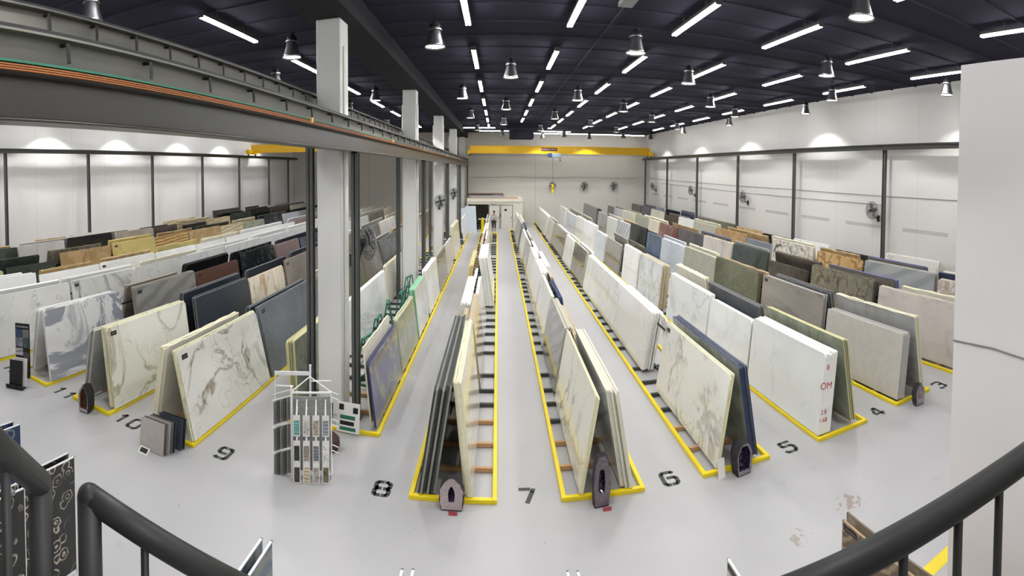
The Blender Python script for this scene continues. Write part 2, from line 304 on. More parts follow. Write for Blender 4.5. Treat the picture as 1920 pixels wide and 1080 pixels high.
# ------------------------------------------------------------------ room shell
XR, XL, YB, ZC = 2.91 * U, -4.12 * U, 9.43 * U, 1.71 * U
YF = -1.3 * U
mb = MB(); mb.box(XL - .3, XR + .3, YF - .3, YB + .3, -.2, 0); struct(build(mb, 'floor', FLOORM), 'pale grey epoxy warehouse floor')
mb = MB(); mb.box(XL - .3, XR + .3, YF - .3, YB + .3, ZC, ZC + .2); struct(build(mb, 'ceiling', CEIL), 'near black warehouse ceiling')
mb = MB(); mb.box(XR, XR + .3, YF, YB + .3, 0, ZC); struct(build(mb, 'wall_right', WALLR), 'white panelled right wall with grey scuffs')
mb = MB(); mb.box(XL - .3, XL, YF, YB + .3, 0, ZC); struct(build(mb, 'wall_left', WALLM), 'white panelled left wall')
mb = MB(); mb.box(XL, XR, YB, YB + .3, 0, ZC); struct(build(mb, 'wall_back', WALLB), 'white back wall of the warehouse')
mb = MB(); mb.box(XL, XR, YF - .3, YF, 0, ZC); struct(build(mb, 'wall_front', WALLB))
mb = MB(); mb.box(.95 * U, .95 * U + .25, YF, .712 * U, 0, 1.268 * U); struct(build(mb, 'wall_near', STUB), 'white stub wall beside the stairs')
# ceiling panel seams
for i in range(34):
    y = (0.62 + .2505 * i) * U + random.uniform(-.05, .05)
    if y > YB: break
    mb = MB(); mb.box(XL, XR, y - .022, y + .022, ZC - .045, ZC); struct(build(mb, 'trim_%d' % (i + 1), PURL))
mb = MB(); mb.box(-.76 * U, -.565 * U, YF, YB, 1.607 * U, ZC); struct(build(mb, 'ceiling_beam', BEAMM), 'dark grey beam along the ceiling above the columns')
# mezzanine under the viewer
mb = MB(); mb.box(-1.35, 1.3, YF, 1.05, 3.85, 4.0); struct(build(mb, 'floor_mezzanine', MGREY))
mb = MB(); mb.box(-1.3, -1.15, YF + .1, YF + .3, 0, 3.85); mb.box(1.1, 1.25, YF + .1, YF + .3, 0, 3.85); mb.box(-1.3, -1.15, .8, .95, 0, 3.85); mb.box(1.1, 1.25, .8, .95, 0, 3.85); struct(build(mb, 'floor_mezzanine_frame', MGREY))
COLY = [1.89 + 1.83 * k for k in range(5)]
for k, y in enumerate(COLY):
    mb = MB(); mb.box(-.72 * U, -.617 * U, y * U, (y + .105) * U, 0, 1.607 * U)
    mb.box(-.735 * U, -.72 * U, (y + .04) * U, (y + .065) * U, .0, 1.5 * U); mb.box(-.617 * U, -.609 * U, (y + .03) * U, (y + .075) * U, 0, 1.5 * U)
    o = bevel(build(mb, 'concrete_column', COLM), .02); o['kind'] = 'structure'
    o['label'] = ['square white column nearest, behind the mosaic sample rack', 'second square white column from the front', 'third square white column from the front', 'fourth square white column from the front', 'farthest square white column by the back office'][k]

# ------------------------------------------------------------------ lamps
def tube_fixture():
    t = thing('fluorescent_light', '', 'ceiling light'); h = MB(); L_ = .5 * U
    h.box(-.075, .075, -L_ / 2, L_ / 2, .02, .1); h.box(-.02, .02, -L_ / 4 - .01, -L_ / 4 + .01, .1, .28); h.box(-.02, .02, L_ / 4 - .01, L_ / 4 + .01, .1, .28)
    h.box(-.08, .08, -L_ / 2 - .02, -L_ / 2, -.03, .1); h.box(-.08, .08, L_ / 2, L_ / 2 + .02, -.03, .1)
    build(h, 'housing', GREY, t)
    for sx in (-.04, .04):
        q = MB(); q.tube([(sx, -L_ / 2, -.012), (sx, L_ / 2, -.012)], .024, 6); build(q, 'tube', TUBE, t)
    return t
tf0 = tube_fixture(); first = True
TY = [-.85, .12, 1.07, 2.03, 3.0, 3.95, 4.88, 5.76, 6.6, 7.45]
TC = [(-3.7, 'far left bay column'), (-2.9, 'left bay column'), (-2.05, 'left bay column'), (-1.2, 'line left of the white columns'), (-.137, 'line above aisle eight'), (.328, 'line above aisle seven'), (.838, 'line above aisle six'), (1.34, 'line above aisle five'), (1.915, 'line above aisle four'), (2.49, 'line nearest the right wall')]
def place_tube(x, y, rz, label, group):
    global first
    o = tf0 if first else dup(tf0); first = False
    o.location = (x * U, y * U, 1.663 * U); o.rotation_euler = (0, 0, rz); o['label'] = label; o['group'] = group
for x, nm in TC:
    for k, y in enumerate(TY):
        if abs(x - .328) < .01 and k == 9: continue
        place_tube(x, y, 0, '%s twin tube light in the %s' % (('rearmost', 'stair side', 'overhead', 'front', 'second', 'third', 'fourth', 'fifth', 'sixth', 'seventh')[k], nm) if x > -1.5 else 'twin tube light above the far left storage bay', 'tube lights running away from the viewer')
for y, xs in ((7.86, (-.29, .6)), (8.5, (-.06, 1.0)), (8.95, (.9, 1.42, 1.94, 2.46))):
    for k, x in enumerate(xs):
        place_tube(x, y, PI / 2, '%s crosswise tube light in the %s row before the back wall' % (('leftmost', 'second', 'third', 'rightmost')[k], 'nearest' if y < 8 else 'middle' if y < 8.8 else 'rearmost'), 'crosswise tube lights near the back wall')
def pendant():
    t = thing('pendant_lamp', '', 'ceiling lamp')
    q = MB(); q.tube([(0, 0, .62), (0, 0, (ZC - 1.55 * U))], .012, 6); build(q, 'suspension_rod', DARK, t)
    q = MB(); q.lathe([(0, .66), (.06, .655), (.075, .6), (.13, .585), (.15, .5), (.15, .44), (.0, .44)], 20); build(q, 'ballast_housing', DARK, t, smooth=False)
    q = MB(); q.lathe([(.16, .47), (.175, .455), (.175, .43), (.16, .42)], 20); build(q, 'clamp_ring', ALU, t)
    q = MB(); q.lathe([(.135, .43), (.15, .38), (.17, .28), (.2, .17), (.24, .06), (.268, 0), (.262, 0), (.23, .06), (.19, .17), (.16, .28), (.14, .38), (.02, .4)], 24); build(q, 'reflector', ALU, t, smooth=True)
    q = MB(); q.disc(.245, .035, 24, flip=True); build(q, 'diffuser', LENS, t)
    ld = bpy.data.lights.new('lamp', 'SPOT'); ld.energy = SPOT_W; ld.spot_size = math.radians(122); ld.spot_blend = .25; ld.shadow_soft_size = .12; ld.color = (1, .995, .985)
    link('lamp_light', ld, t, (0, 0, .0))
    return t
pd0 = pendant(); PN = []
for x, y in [(-.283, 2.237), (.638, 2.26), (1.713, 2.215), (2.615, 2.074), (-.983, 2.246), (-1.339, 1.271), (1.166, 1.316), (-1.398, 2.931), (.077, 2.988), (1.169, 2.911), (2.317, 2.923),
             (-.276, 3.866), (.63, 3.9), (1.75, 3.85), (2.652, 3.736), (-.97, 3.871), (-1.391, 4.53), (.076, 4.573), (1.162, 4.511), (2.272, 4.405), (-.293, 5.32), (.614, 5.356), (1.71, 5.355), (2.622, 5.233), (-.97, 5.4),
             (.074, 6.1), (1.16, 6.15), (2.3, 6.1), (-.29, 7.0), (.6, 7.0), (1.7, 7.0), (2.62, 6.7), (.07, 8.1), (.78, 8.6), (1.1, 8.2), (1.6, 8.6), (2.1, 8.15), (2.6, 8.2),
             (-2.3, 2.2), (-3.2, 2.9), (-2.3, 3.8), (-3.2, 4.5), (-2.3, 5.4), (-3.2, 6.1), (-2.3, 7.0), (-3.85, 2.15), (-3.85, 3.25), (-3.85, 4.3), (-3.85, 5.5), (-3.85, 6.6), (-3.85, 7.7), (-1.4, 6.2), (-1.4, 7.8), (.08, 1.1), (-.42, .4), (.62, -.2), (-2.2, .9), (-3.3, 1.6)]:
    PN.append((x, y))
for i, (x, y) in enumerate(PN):
    o = pd0 if i == 0 else dup(pd0); o.location = (x * U, y * U, 1.55 * U)
    side = 'beside the left wall' if x < -3.5 else 'over the left storage bay' if x < -1.5 else 'left of the white columns' if x < -.8 else 'over aisle eight' if x < -.1 else 'over aisle seven' if x < .3 else 'over aisle six' if x < .9 else 'over aisle five' if x < 1.4 else 'over aisle four' if x < 2 else 'near the right wall'
    near = 'nearest' if y < 1.8 else 'front' if y < 2.6 else 'second row' if y < 3.4 else 'third row' if y < 4.2 else 'fourth row' if y < 4.9 else 'fifth row' if y < 5.7 else 'sixth row' if y < 6.4 else 'seventh row' if y < 7.3 else 'farthest'
    o['label'] = '%s bell shaped pendant lamp hanging %s' % (near, side); o['group'] = 'bell pendant lamps'
PEND = len(PN)

# ------------------------------------------------------------------ crane girders, posts, rails
def ibeam(mb, x, y0, y1, z0, z1, wf=.16, tf=.03, tw=.02, mi=0):
    mb.box(x - wf, x + wf, y0, y1, z0, z0 + tf, mi); mb.box(x - wf, x + wf, y0, y1, z1 - tf, z1, mi); mb.box(x - tw, x + tw, y0, y1, z0 + tf, z1 - tf, mi)
def girder(x, label, ny, z0, zm, z1):
    t = thing('crane_girder', label, 'crane girder'); y0, y1 = -.9 * U, 9.36 * U
    q = MB(); ibeam(q, x * U, y0, y1, z0 * U, zm * U, .15, .025, .03)
    q.box(x * U - .13, x * U + .05, y0, y1, z0 * U + .03, zm * U - .03); bevel(build(q, 'lower_beam', GIRDER, t), .02, 2)
    q = MB(); q.box(x * U - .06, x * U + .0, y0, y1, (zm + .008) * U, z1 * U); q.box(x * U - .12, x * U + .09, y0, y1, z1 * U - .02, z1 * U); build(q, 'upper_channel', CHAN, t)
    q = MB(); q.box(x * U - .12, x * U + .02, y0, y1, zm * U, (zm + .008) * U); build(q, 'shadow_strip', BLACK, t)  # black strip painted in for the shadow beneath the upper channel
    q = MB(); q.box(x * U - .03, x * U + .03, y0, y1, z1 * U, z1 * U + .05); build(q, 'rail', DARK, t)
    s0 = None
    for i in range(ny):
        y = (.1 + (9.2 / ny) * i) * U
        if s0 is None:
            q = MB(); q.tube([(x * U + .0, 0, z1 * U - .05), (x * U + .09, 0, z1 * U - .06), (x * U + .1, 0, (zm + .01) * U)], .016, 5); s0 = build(q, 'stiffener', DARK, t); s0.location.y = y
        else:
            c = s0.copy(); C.objects.link(c); c.parent = t; c.location.y = y
    return t
g1 = girder(-.56, 'grey crane girder in front of the white columns with copper conductor bars', 50, 1.07, 1.148, 1.195)
for k in range(3):
    q = MB(); q.box(-.56 * U + .17, -.56 * U + .2, -.9 * U, 9.3 * U, 1.134 * U + k * .017, 1.134 * U + k * .017 + .011); q.box(-.56 * U + .1, -.56 * U + .17, -.8 * U, -.79 * U, 1.128 * U, 1.15 * U); build(q, 'conductor_bar', ORANGE, g1)
q = MB(); q.box(-.56 * U + .15, -.56 * U + .19, -.9 * U, 9.3 * U, 1.134 * U + .06, 1.134 * U + .078); build(q, 'earth_bar', GREEN, g1)
for y in (.31, 1.33, 2.45, 3.5, 5.2):
    q = MB(); q.box(-.56 * U + .12, -.56 * U + .22, y * U, y * U + .07, 1.128 * U + .05, 1.128 * U + .13); build(q, 'joint_box', basic('joint_box_paint', (226, 196, 110), .5), g1)
g2 = girder(-.763, 'grey crane girder behind the white columns', 74, 1.12, 1.265, 1.315)
def wall_rail(x, s, label):
    t = thing('crane_runway', label, 'crane rail'); q = MB(); ibeam(q, x * U, YF + .1, 9.38 * U, 1.208 * U, 1.245 * U, .13, .02, .015); build(q, 'beam', GIRDER, t)
    q = MB(); q.box(x * U - .03, x * U + .03, YF + .1, 9.3 * U, 1.245 * U, 1.245 * U + .05); build(q, 'rail', DARK, t)
wall_rail(2.82, 1, 'grey steel crane runway along the right wall')
wall_rail(-4.0, -1, 'grey steel crane runway along the left wall')
def post(x, y, top, label, group, wd=.075):
    t = tag(None or thing('steel_post', label, 'post', (x * U, y * U, 0), group=group), label, 'post', group)
    q = MB(); h = top * U; q.box(-wd, wd, -wd, -wd + .014, .01, h); q.box(-wd, wd, wd - .014, wd, .01, h); q.box(-.01, .01, -wd, wd, .01, h); q.box(-wd, wd, -wd, wd, h - .02, h); build(q, 'shaft', GREY, t)
    q = MB(); q.box(-.14, .14, -.14, .14, 0, .02); build(q, 'base_plate', GREY, t)
for k, y in enumerate([9.27, 8.0, 6.69, 5.41, 4.18, 2.88, 1.58]): post(2.845, y, 1.208, '%s grey steel post on the right wall, counted from the back' % ('first' if k == 0 else ORD[k]), 'right wall crane posts')
for k, y in enumerate([8.98, 8.12, 7.03, 5.96, 4.83, 3.73, 2.64, 1.5]): post(-4.03, y, 1.208, '%s grey steel post on the left wall, counted from the back' % ('first' if k == 0 else ORD[k]), 'left wall crane posts')
for k, y in enumerate(COLY): post(-.56, y + .01, 1.07, 'grey steel post right of the %s white column' % ('nearest' if k == 0 else ORD[k]), 'crane girder posts', .082); post(-.763, y + .035, 1.12, 'grey steel post left of the %s white column' % ('nearest' if k == 0 else ORD[k]), 'crane girder posts', .082)
def crane(x0, x1, y, label, marks):
    t = thing('bridge_crane', label, 'crane'); z0, z1 = 1.292 * U, 1.43 * U
    q = MB(); q.box(x0 * U, x1 * U, y * U - .14, y * U + .14, z0, z1); q.box(x0 * U, x1 * U, y * U - .2, y * U + .2, z1 - .08, z1); q.box(x0 * U, x1 * U, y * U - .17, y * U + .17, z0, z0 + .03); bevel(build(q, 'bridge_beam', CRANE, t), .01)
    for x in (x0, x1):
        q = MB(); q.box(x * U - .17, x * U + .17, y * U - .9, y * U + .9, 1.275 * U, 1.275 * U + .42); e = bevel(build(q, 'end_truck', CRANE, t), .02)
        for dy in (-.7, .7):
            q = MB(); q.tube([(x * U - .05, y * U + dy, 1.272 * U), (x * U + .05, y * U + dy, 1.272 * U)], .095, 14); build(q, 'wheel', DARK, e)
    if marks:
        q = MB(); q.box(.78 * U, 1.065 * U, y * U - .205, y * U - .2, 1.345 * U, 1.4 * U); pl = build(q, 'name_plate', basic('plate_brown', (96, 40, 40), .5), t)
        text('OVERHEAD', 'plate_text', .17, WHITE, t, (.86 * U, y * U - .207, 1.372 * U), (PI / 2, 0, 0)); text('CRANE', 'plate_text', .17, WHITE, t, (1.0 * U, y * U - .207, 1.372 * U), (PI / 2, 0, 0))
        text('ELM', 'logo_text', .24, WHITE, t, (1.42 * U, y * U - .2, 1.372 * U), (PI / 2, 0, 0), .01)
        q = MB(); x = x0 + .03
        q.tube([(x0 * U, y * U - .25, 1.272 * U), (x1 * U, y * U - .25, 1.272 * U)], .02, 5)
        while x < .95:
            q.tube([(x * U, y * U - .25, 1.27 * U), ((x + .02) * U, y * U - .25, 1.245 * U), ((x + .05) * U, y * U - .25, 1.24 * U), ((x + .08) * U, y * U - .25, 1.27 * U)], .012, 5); x += .09
        build(q, 'festoon_cable', DARK, t)
        h = MB(); h.box(.97 * U, 1.14 * U, y * U - .5, y * U + .3, 1.225 * U, 1.3 * U); hs = bevel(build(h, 'hoist', basic('hoist_grey', (150, 172, 180), .4), t), .04)
        h = MB(); h.box(.905 * U, .97 * U, y * U - .4, y * U + .2, 1.235 * U, 1.305 * U); bevel(build(h, 'motor', BLUE, t), .03)
        h = MB(); h.tube([(1.12 * U, y * U, 1.225 * U), (1.12 * U, y * U, 1.19 * U), (1.135 * U, y * U, 1.18 * U), (1.13 * U, y * U, 1.165 * U), (1.11 * U, y * U, 1.17 * U)], .03, 6); build(h, 'hook', DARK, t)
        h = MB(); h.tube([(.985 * U, y * U - .45, 1.23 * U), (.985 * U, y * U - .45, .75 * U)], .012, 5); build(h, 'pendant_cable', DARK, t)
        h = MB(); h.box(.965 * U, 1.005 * U, y * U - .52, y * U - .4, .59 * U, .75 * U); cb = bevel(build(h, 'pendant_control', YEL, t), .03)
        h = MB(); h.tube([(.985 * U, y * U - .52, .68 * U), (.985 * U, y * U - .56, .68 * U)], .07, 10); build(h, 'stop_button', RED, cb)
crane(-.5, 2.8, 8.9, 'yellow bridge crane with hoist in front of the back wall', True)
crane(-4.0, -.833, 7.42, 'yellow bridge crane in the left bay behind the girders', False)

# ------------------------------------------------------------------ racks
rng_r = random.Random(3)
RK = [('R16', -3.73, -3.48, 1.5, 9.0), ('R15', -3.31, -3.065, 1.5, 9.0), ('R14', -2.9, -2.655, 1.35, 9.0), ('R13', -2.49, -2.24, 1.2, 9.0), ('R12', -2.08, -1.835, 1.4, 9.0), ('R11', -1.661, -1.433, 1.413, 9.0), ('R10', -1.27, -1.027, 1.435, 9.0), ('R9', -.86, -.433, 1.772, 7.9),
      ('R8', -.264, .003, 1.452, 7.75), ('R7', .197, .459, 1.452, 8.25), ('R6', .657, .912, 1.452, 9.3), ('R5', 1.12, 1.367, 1.446, 9.2), ('R4', 1.555, 1.78, 1.463, 9.2), ('R3', 2.01, 2.26, 1.463, 9.2), ('R2', 2.47, 2.72, 1.463, 9.2)]
NUMS = {'R12': ('12', '11'), 'R11': ('11', '10'), 'R10': ('10', '9'), 'R9': ('9', '8'), 'R8': ('8', '7'), 'R7': ('7', '6'), 'R6': ('6', '5'), 'R5': ('5', '4'), 'R4': ('4', '3')}
RDESC = {'R16': 'next to the left wall', 'R15': 'second from the left wall', 'R14': 'third from the left wall', 'R13': 'left of painted number twelve', 'R3': 'right of painted number three', 'R2': 'second from the right wall'}
SLP = MB(); SLP.box(0, 1, -.045, .045, .0, .06)
slp_me = {}
for nm, xl, xr, y0, y1 in RK:
    d = 'between painted numbers %s and %s' % (NUMW[NUMS[nm][0]], NUMW[NUMS[nm][1]]) if nm in NUMS else RDESC[nm]
    t = thing('slab_rack', 'long yellow floor rack for stone slabs, %s' % d, 'slab rack'); e = .014
    q = MB(); q.box(xl * U, (xl + e) * U, y0 * U, y1 * U, 0, .075); q.box((xr - e) * U, xr * U, y0 * U, y1 * U, 0, .075); q.box((xl + e) * U, (xr - e) * U, y0 * U, (y0 + e) * U, 0, .075); q.box((xl + e) * U, (xr - e) * U, (y1 - e) * U, y1 * U, 0, .075)
    bevel(build(q, 'floor_frame', YEL, t), .006)
    dk = MB(); dk.box(0, (xr - xl - 2 * e) * U, -.035, .035, .01, .09); dkm = dk.mesh('sleeper', SLEEP); wdm = dk.mesh('sleeper', WOOD); y = y0 + .16; k = 0
    while y < y1 - .05 and k < 98:
        o = link('sleeper', wdm if (k in (0, 1) or rng_r.random() < .05) else dkm, t, ((xl + e) * U, y * U, 0)); y += (.185, .2, .18, .165, .21, .37)[k % 6] * .8; k += 1
    xc = (xl + xr) / 2
    if nm != 'R9':
        q = MB(); q.box(xc * U - .03, xc * U + .03, (y0 + .5) * U, (y1 - .05) * U, .09, .15); q.box(xc * U - .01, xc * U + .01, (y0 + .5) * U, (y1 - .05) * U, .24 * U, .25 * U)
        yy = y0 + .5
        while yy < y1:
            q.tube([(xc * U - .3, yy * U, .1), (xc * U, yy * U, .262 * U), (xc * U + .3, yy * U, .1)], .012, 5); yy += .55
        build(q, 'leaning_frame', DARK, t)

# ------------------------------------------------------------------ slabs
ROW = {  # side: (outer bottom x, outer top x, inward sign, facing text)
'R7': (.25, .3, 1, 'row facing aisle seven'), 'R6': (.705, .755, 1, 'row facing aisle six'), 'R5': (1.125, 1.155, 1, 'row facing aisle five'), 'R4': (1.575, 1.605, 1, 'row facing aisle four'), 'R3': (2.04, 2.075, 1, 'row facing aisle three'), 'R2': (2.5, 2.535, 1, 'last free row on the right'), 'W': (2.765, 2.815, 1, 'row along the right wall'),
'R8r': (-.07, -.105, -1, 'row left of aisle seven'), 'R9': (-.45, -.48, -1, 'row facing aisle eight'), 'R10': (-1.03, -1.105, -1, 'row facing aisle nine'), 'R11': (-1.43, -1.475, -1, 'row facing aisle ten'), 'R12': (-1.83, -1.88, -1, 'row facing aisle eleven'), 'R13': (-2.24, -2.29, -1, 'row facing aisle twelve'), 'R14': (-2.66, -2.71, -1, 'third row from the left wall'), 'R15': (-3.07, -3.12, -1, 'second row from the left wall'), 'R16': (-3.49, -3.54, -1, 'row before the left wall'), 'WL': (-3.9, -3.96, -1, 'row along the left wall')}
# bundles: (front y, back y, top z, stone, slabs in the bundle)
BD = {
'R7': [(1.46, 2.1, .315, 'cald', 2), (2.16, 2.69, .3, 'grey', 5), (2.73, 3.3, .3, 'whv', 3), (3.36, 3.9, .3, 'wh', 7), (3.95, 4.5, .3, 'wh', 5), (4.55, 5.1, .31, 'gryl', 3), (5.2, 5.9, .3, 'wh', 4), (6.24, 7.3, .33, 'bei', 4), (7.4, 8.1, .3, 'wh', 4)],
'R6': [(1.46, 2.1, .32, 'cal', 2), (2.32, 2.93, .3, 'wh', 9), (2.95, 3.42, .3, 'whv', 7), (3.44, 4.04, .3, 'whv', 5), (4.12, 4.76, .31, 'brn', 4), (4.8, 5.36, .3, 'wh', 4), (5.41, 6.48, .31, 'gbr', 5), (6.55, 7.23, .3, 'bei', 4), (7.4, 9.2, .31, 'wh', 5)],
'R5': [(1.46, 2.01, .32, 'wh', 9), (2.03, 2.49, .3, 'wh', 5), (2.51, 3.15, .31, 'whv', 6), (3.32, 3.86, .33, 'marb', 9), (3.9, 4.38, .33, 'wh', 5), (4.5, 5.09, .3, 'gbr', 3), (5.18, 5.69, .3, 'bwh', 4), (5.8, 6.42, .34, 'wh', 8), (6.49, 7.16, .34, 'wh', 5), (7.21, 8.2, .32, 'bwh', 5), (8.3, 9.09, .35, 'wh', 4)],
'R4': [(1.48, 2.02, .3, 'bei', 7), (2.06, 2.68, .36, 'pgr', 4), (2.74, 3.38, .36, 'grn', 4), (3.4, 4.01, .35, 'gbei', 4), (4.05, 4.64, .34, 'bwh', 4), (4.66, 5.12, .34, 'blu', 3), (5.16, 5.8, .37, 'blk', 3), (5.85, 6.47, .34, 'swl', 4), (6.51, 7.1, .33, 'wh', 4), (7.17, 7.76, .35, 'gryl', 3), (7.89, 9.1, .39, 'dgr', 3)],
'R3': [(1.48, 2.12, .34, 'pbe', 4), (2.17, 2.8, .36, 'fan', 5), (2.87, 3.38, .3, 'dbr', 4), (3.41, 4.01, .35, 'dgn', 4), (4.04, 4.67, .35, 'pbe', 4), (4.71, 5.41, .34, 'dgr', 3), (5.45, 6.09, .34, 'red', 3), (6.12, 6.56, .34, 'crm', 4), (6.58, 7.23, .35, 'gbei', 4), (7.29, 8.04, .35, 'crm', 4), (8.08, 8.62, .34, 'lav', 3), (8.66, 9.15, .34, 'dgr', 3)],
'R2': [(1.48, 2.04, .33, 'whb', 4), (2.07, 2.75, .36, 'wave', 5), (2.78, 3.35, .35, 'ora', 3), (3.41, 4.06, .37, 'pat', 5), (4.09, 4.6, .31, 'bgr', 3), (4.62, 5.33, .34, 'tan', 4), (5.37, 6.03, .35, 'gbei', 4), (6.07, 6.6, .36, 'wh', 3), (6.62, 7.22, .33, 'dbr', 3), (7.25, 7.9, .37, 'crm', 3), (7.93, 8.43, .39, 'nav', 3), (8.5, 9.1, .38, 'dbr', 3)],
'W': [(1.66, 2.22, .32, 'crm', 3), (2.26, 2.81, .38, 'whr', 4), (2.92, 3.47, .32, 'blkv', 4), (3.55, 4.12, .35, 'whv', 4), (4.22, 4.74, .33, 'blk', 3), (4.76, 5.36, .35, 'tan', 3), (5.43, 5.97, .36, 'grn', 3), (5.99, 6.6, .36, 'gbr', 3), (6.71, 7.22, .4, 'nav', 2), (7.31, 7.94, .36, 'blk', 2), (8.04, 8.5, .36, 'bgr', 2), (8.52, 9.21, .36, 'dbr', 2)],
'R8r': [(1.46, 2.08, .365, 'crm', 4), (2.2, 2.75, .31, 'tanr', 4), (2.8, 3.3, .29, 'wh', 3), (3.55, 4.2, .37, 'whv', 10), (4.3, 4.9, .3, 'gryl', 3), (5.0, 5.6, .31, 'wh', 3), (5.7, 6.4, .32, 'crm', 4), (6.5, 7.3, .33, 'bei', 3)],
'R9': [(1.8, 2.3, .26, 'sod', 2), (2.33, 2.8, .27, 'olv', 3), (2.84, 3.24, .3, 'mgt', 5), (3.33, 3.87, .31, 'wh', 5), (3.9, 4.49, .31, 'gbr', 3), (4.51, 5.1, .3, 'bei', 3), (5.38, 6.1, .38, 'crm', 5), (6.79, 7.5, .33, 'whv', 3)],
'R10': [(1.45, 2.07, .33, 'cal', 3), (2.1, 2.85, .34, 'lth', 4), (2.87, 3.38, .33, 'gbr', 3), (3.4, 3.89, .33, 'grn', 3), (3.92, 4.49, .31, 'gbr', 3), (4.52, 5.27, .33, 'dgr', 3), (5.39, 6.17, .32, 'gryl', 3), (6.3, 7.0, .33, 'bei', 3), (7.1, 7.9, .33, 'tan', 3), (8.0, 8.8, .33, 'wh', 3)],
'R11': [(1.45, 2.01, .345, 'calc', 6), (2.1, 2.66, .34, 'ant', 4), (2.68, 3.18, .325, 'ony', 2), (3.22, 3.93, .35, 'spk', 3), (3.96, 4.52, .33, 'gryl', 3), (4.55, 5.2, .35, 'brn', 3), (5.24, 6.03, .33, 'dgr', 3), (6.09, 7.01, .33, 'whv', 3), (7.1, 7.9, .33, 'tan', 3), (8.0, 8.8, .33, 'gbr', 3)],
'R12': [(1.43, 1.96, .345, 'swb', 4), (2.08, 2.67, .34, 'wavg', 5), (2.69, 3.24, .33, 'brr', 2), (3.3, 3.86, .36, 'blkv', 3), (3.91, 4.42, .34, 'mau', 3), (4.45, 5.19, .33, 'nav', 3), (5.22, 5.98, .32, 'bei', 3), (6.03, 7.03, .33, 'wh', 3), (7.1, 8.0, .34, 'gbr', 3), (8.1, 8.9, .34, 'crm', 3)],
'R13': [(1.3, 1.94, .34, 'calw', 2), (1.96, 2.51, .34, 'calw', 2), (2.53, 3.13, .34, 'calw', 2), (3.14, 3.73, .34, 'whv', 2), (3.75, 4.39, .33, 'whv', 3), (4.4, 5.01, .32, 'whv', 3), (5.03, 5.92, .32, 'wh', 3), (5.96, 7.02, .32, 'wh', 3), (7.1, 8.0, .33, 'gryl', 3), (8.1, 8.9, .33, 'wh', 3)],
'R14': [(1.44, 2.0, .33, 'wh', 4), (2.03, 2.6, .31, 'wh', 2), (2.61, 3.26, .31, 'whv', 2), (3.28, 3.86, .3, 'wh', 2), (3.87, 4.41, .3, 'whv', 2), (4.44, 5.01, .3, 'wh', 2), (5.03, 6.23, .3, 'wh', 2), (6.27, 7.24, .31, 'mau', 2), (7.3, 8.1, .33, 'gryl', 2), (8.2, 8.9, .33, 'crm', 2)],
'R15': [(1.55, 2.0, .28, 'onyg', 3), (2.03, 2.5, .3, 'dgn', 3), (2.57, 3.13, .35, 'tan', 4), (3.17, 3.76, .36, 'yel', 4), (3.77, 4.32, .35, 'str', 3), (4.34, 4.96, .35, 'tan', 3), (4.98, 5.52, .34, 'beis', 3), (5.55, 6.12, .33, 'olv', 3), (6.14, 6.68, .37, 'blkv', 3), (6.74, 7.35, .34, 'lav', 3), (7.4, 8.33, .34, 'gryl', 3), (8.4, 8.95, .36, 'crm', 3)],
'R16': [(1.6, 2.42, .37, 'dgn', 4), (2.43, 2.95, .38, 'pwh', 3), (3.0, 3.58, .39, 'blk', 4), (3.64, 4.24, .38, 'spl', 3), (4.26, 4.68, .38, 'dbr', 2), (4.8, 5.3, .35, 'blk', 3), (5.33, 5.9, .38, 'beis', 3), (5.95, 6.51, .4, 'dgn', 3), (6.54, 7.14, .41, 'blk', 3), (7.18, 7.87, .39, 'dbr', 3), (7.98, 8.95, .38, 'crm', 3)],
'WL': [(1.6, 2.1, .33, 'tan', 2), (2.18, 2.78, .3, 'gryl', 2), (2.92, 3.33, .34, 'tan', 2), (3.35, 3.7, .35, 'pwh', 2), (4.95, 5.7, .36, 'beis', 2), (6.12, 6.9, .41, 'dbr', 2), (7.1, 7.57, .4, 'blk', 2), (7.61, 8.05, .37, 'crm', 2), (8.2, 8.9, .37, 'gryl', 2)]}
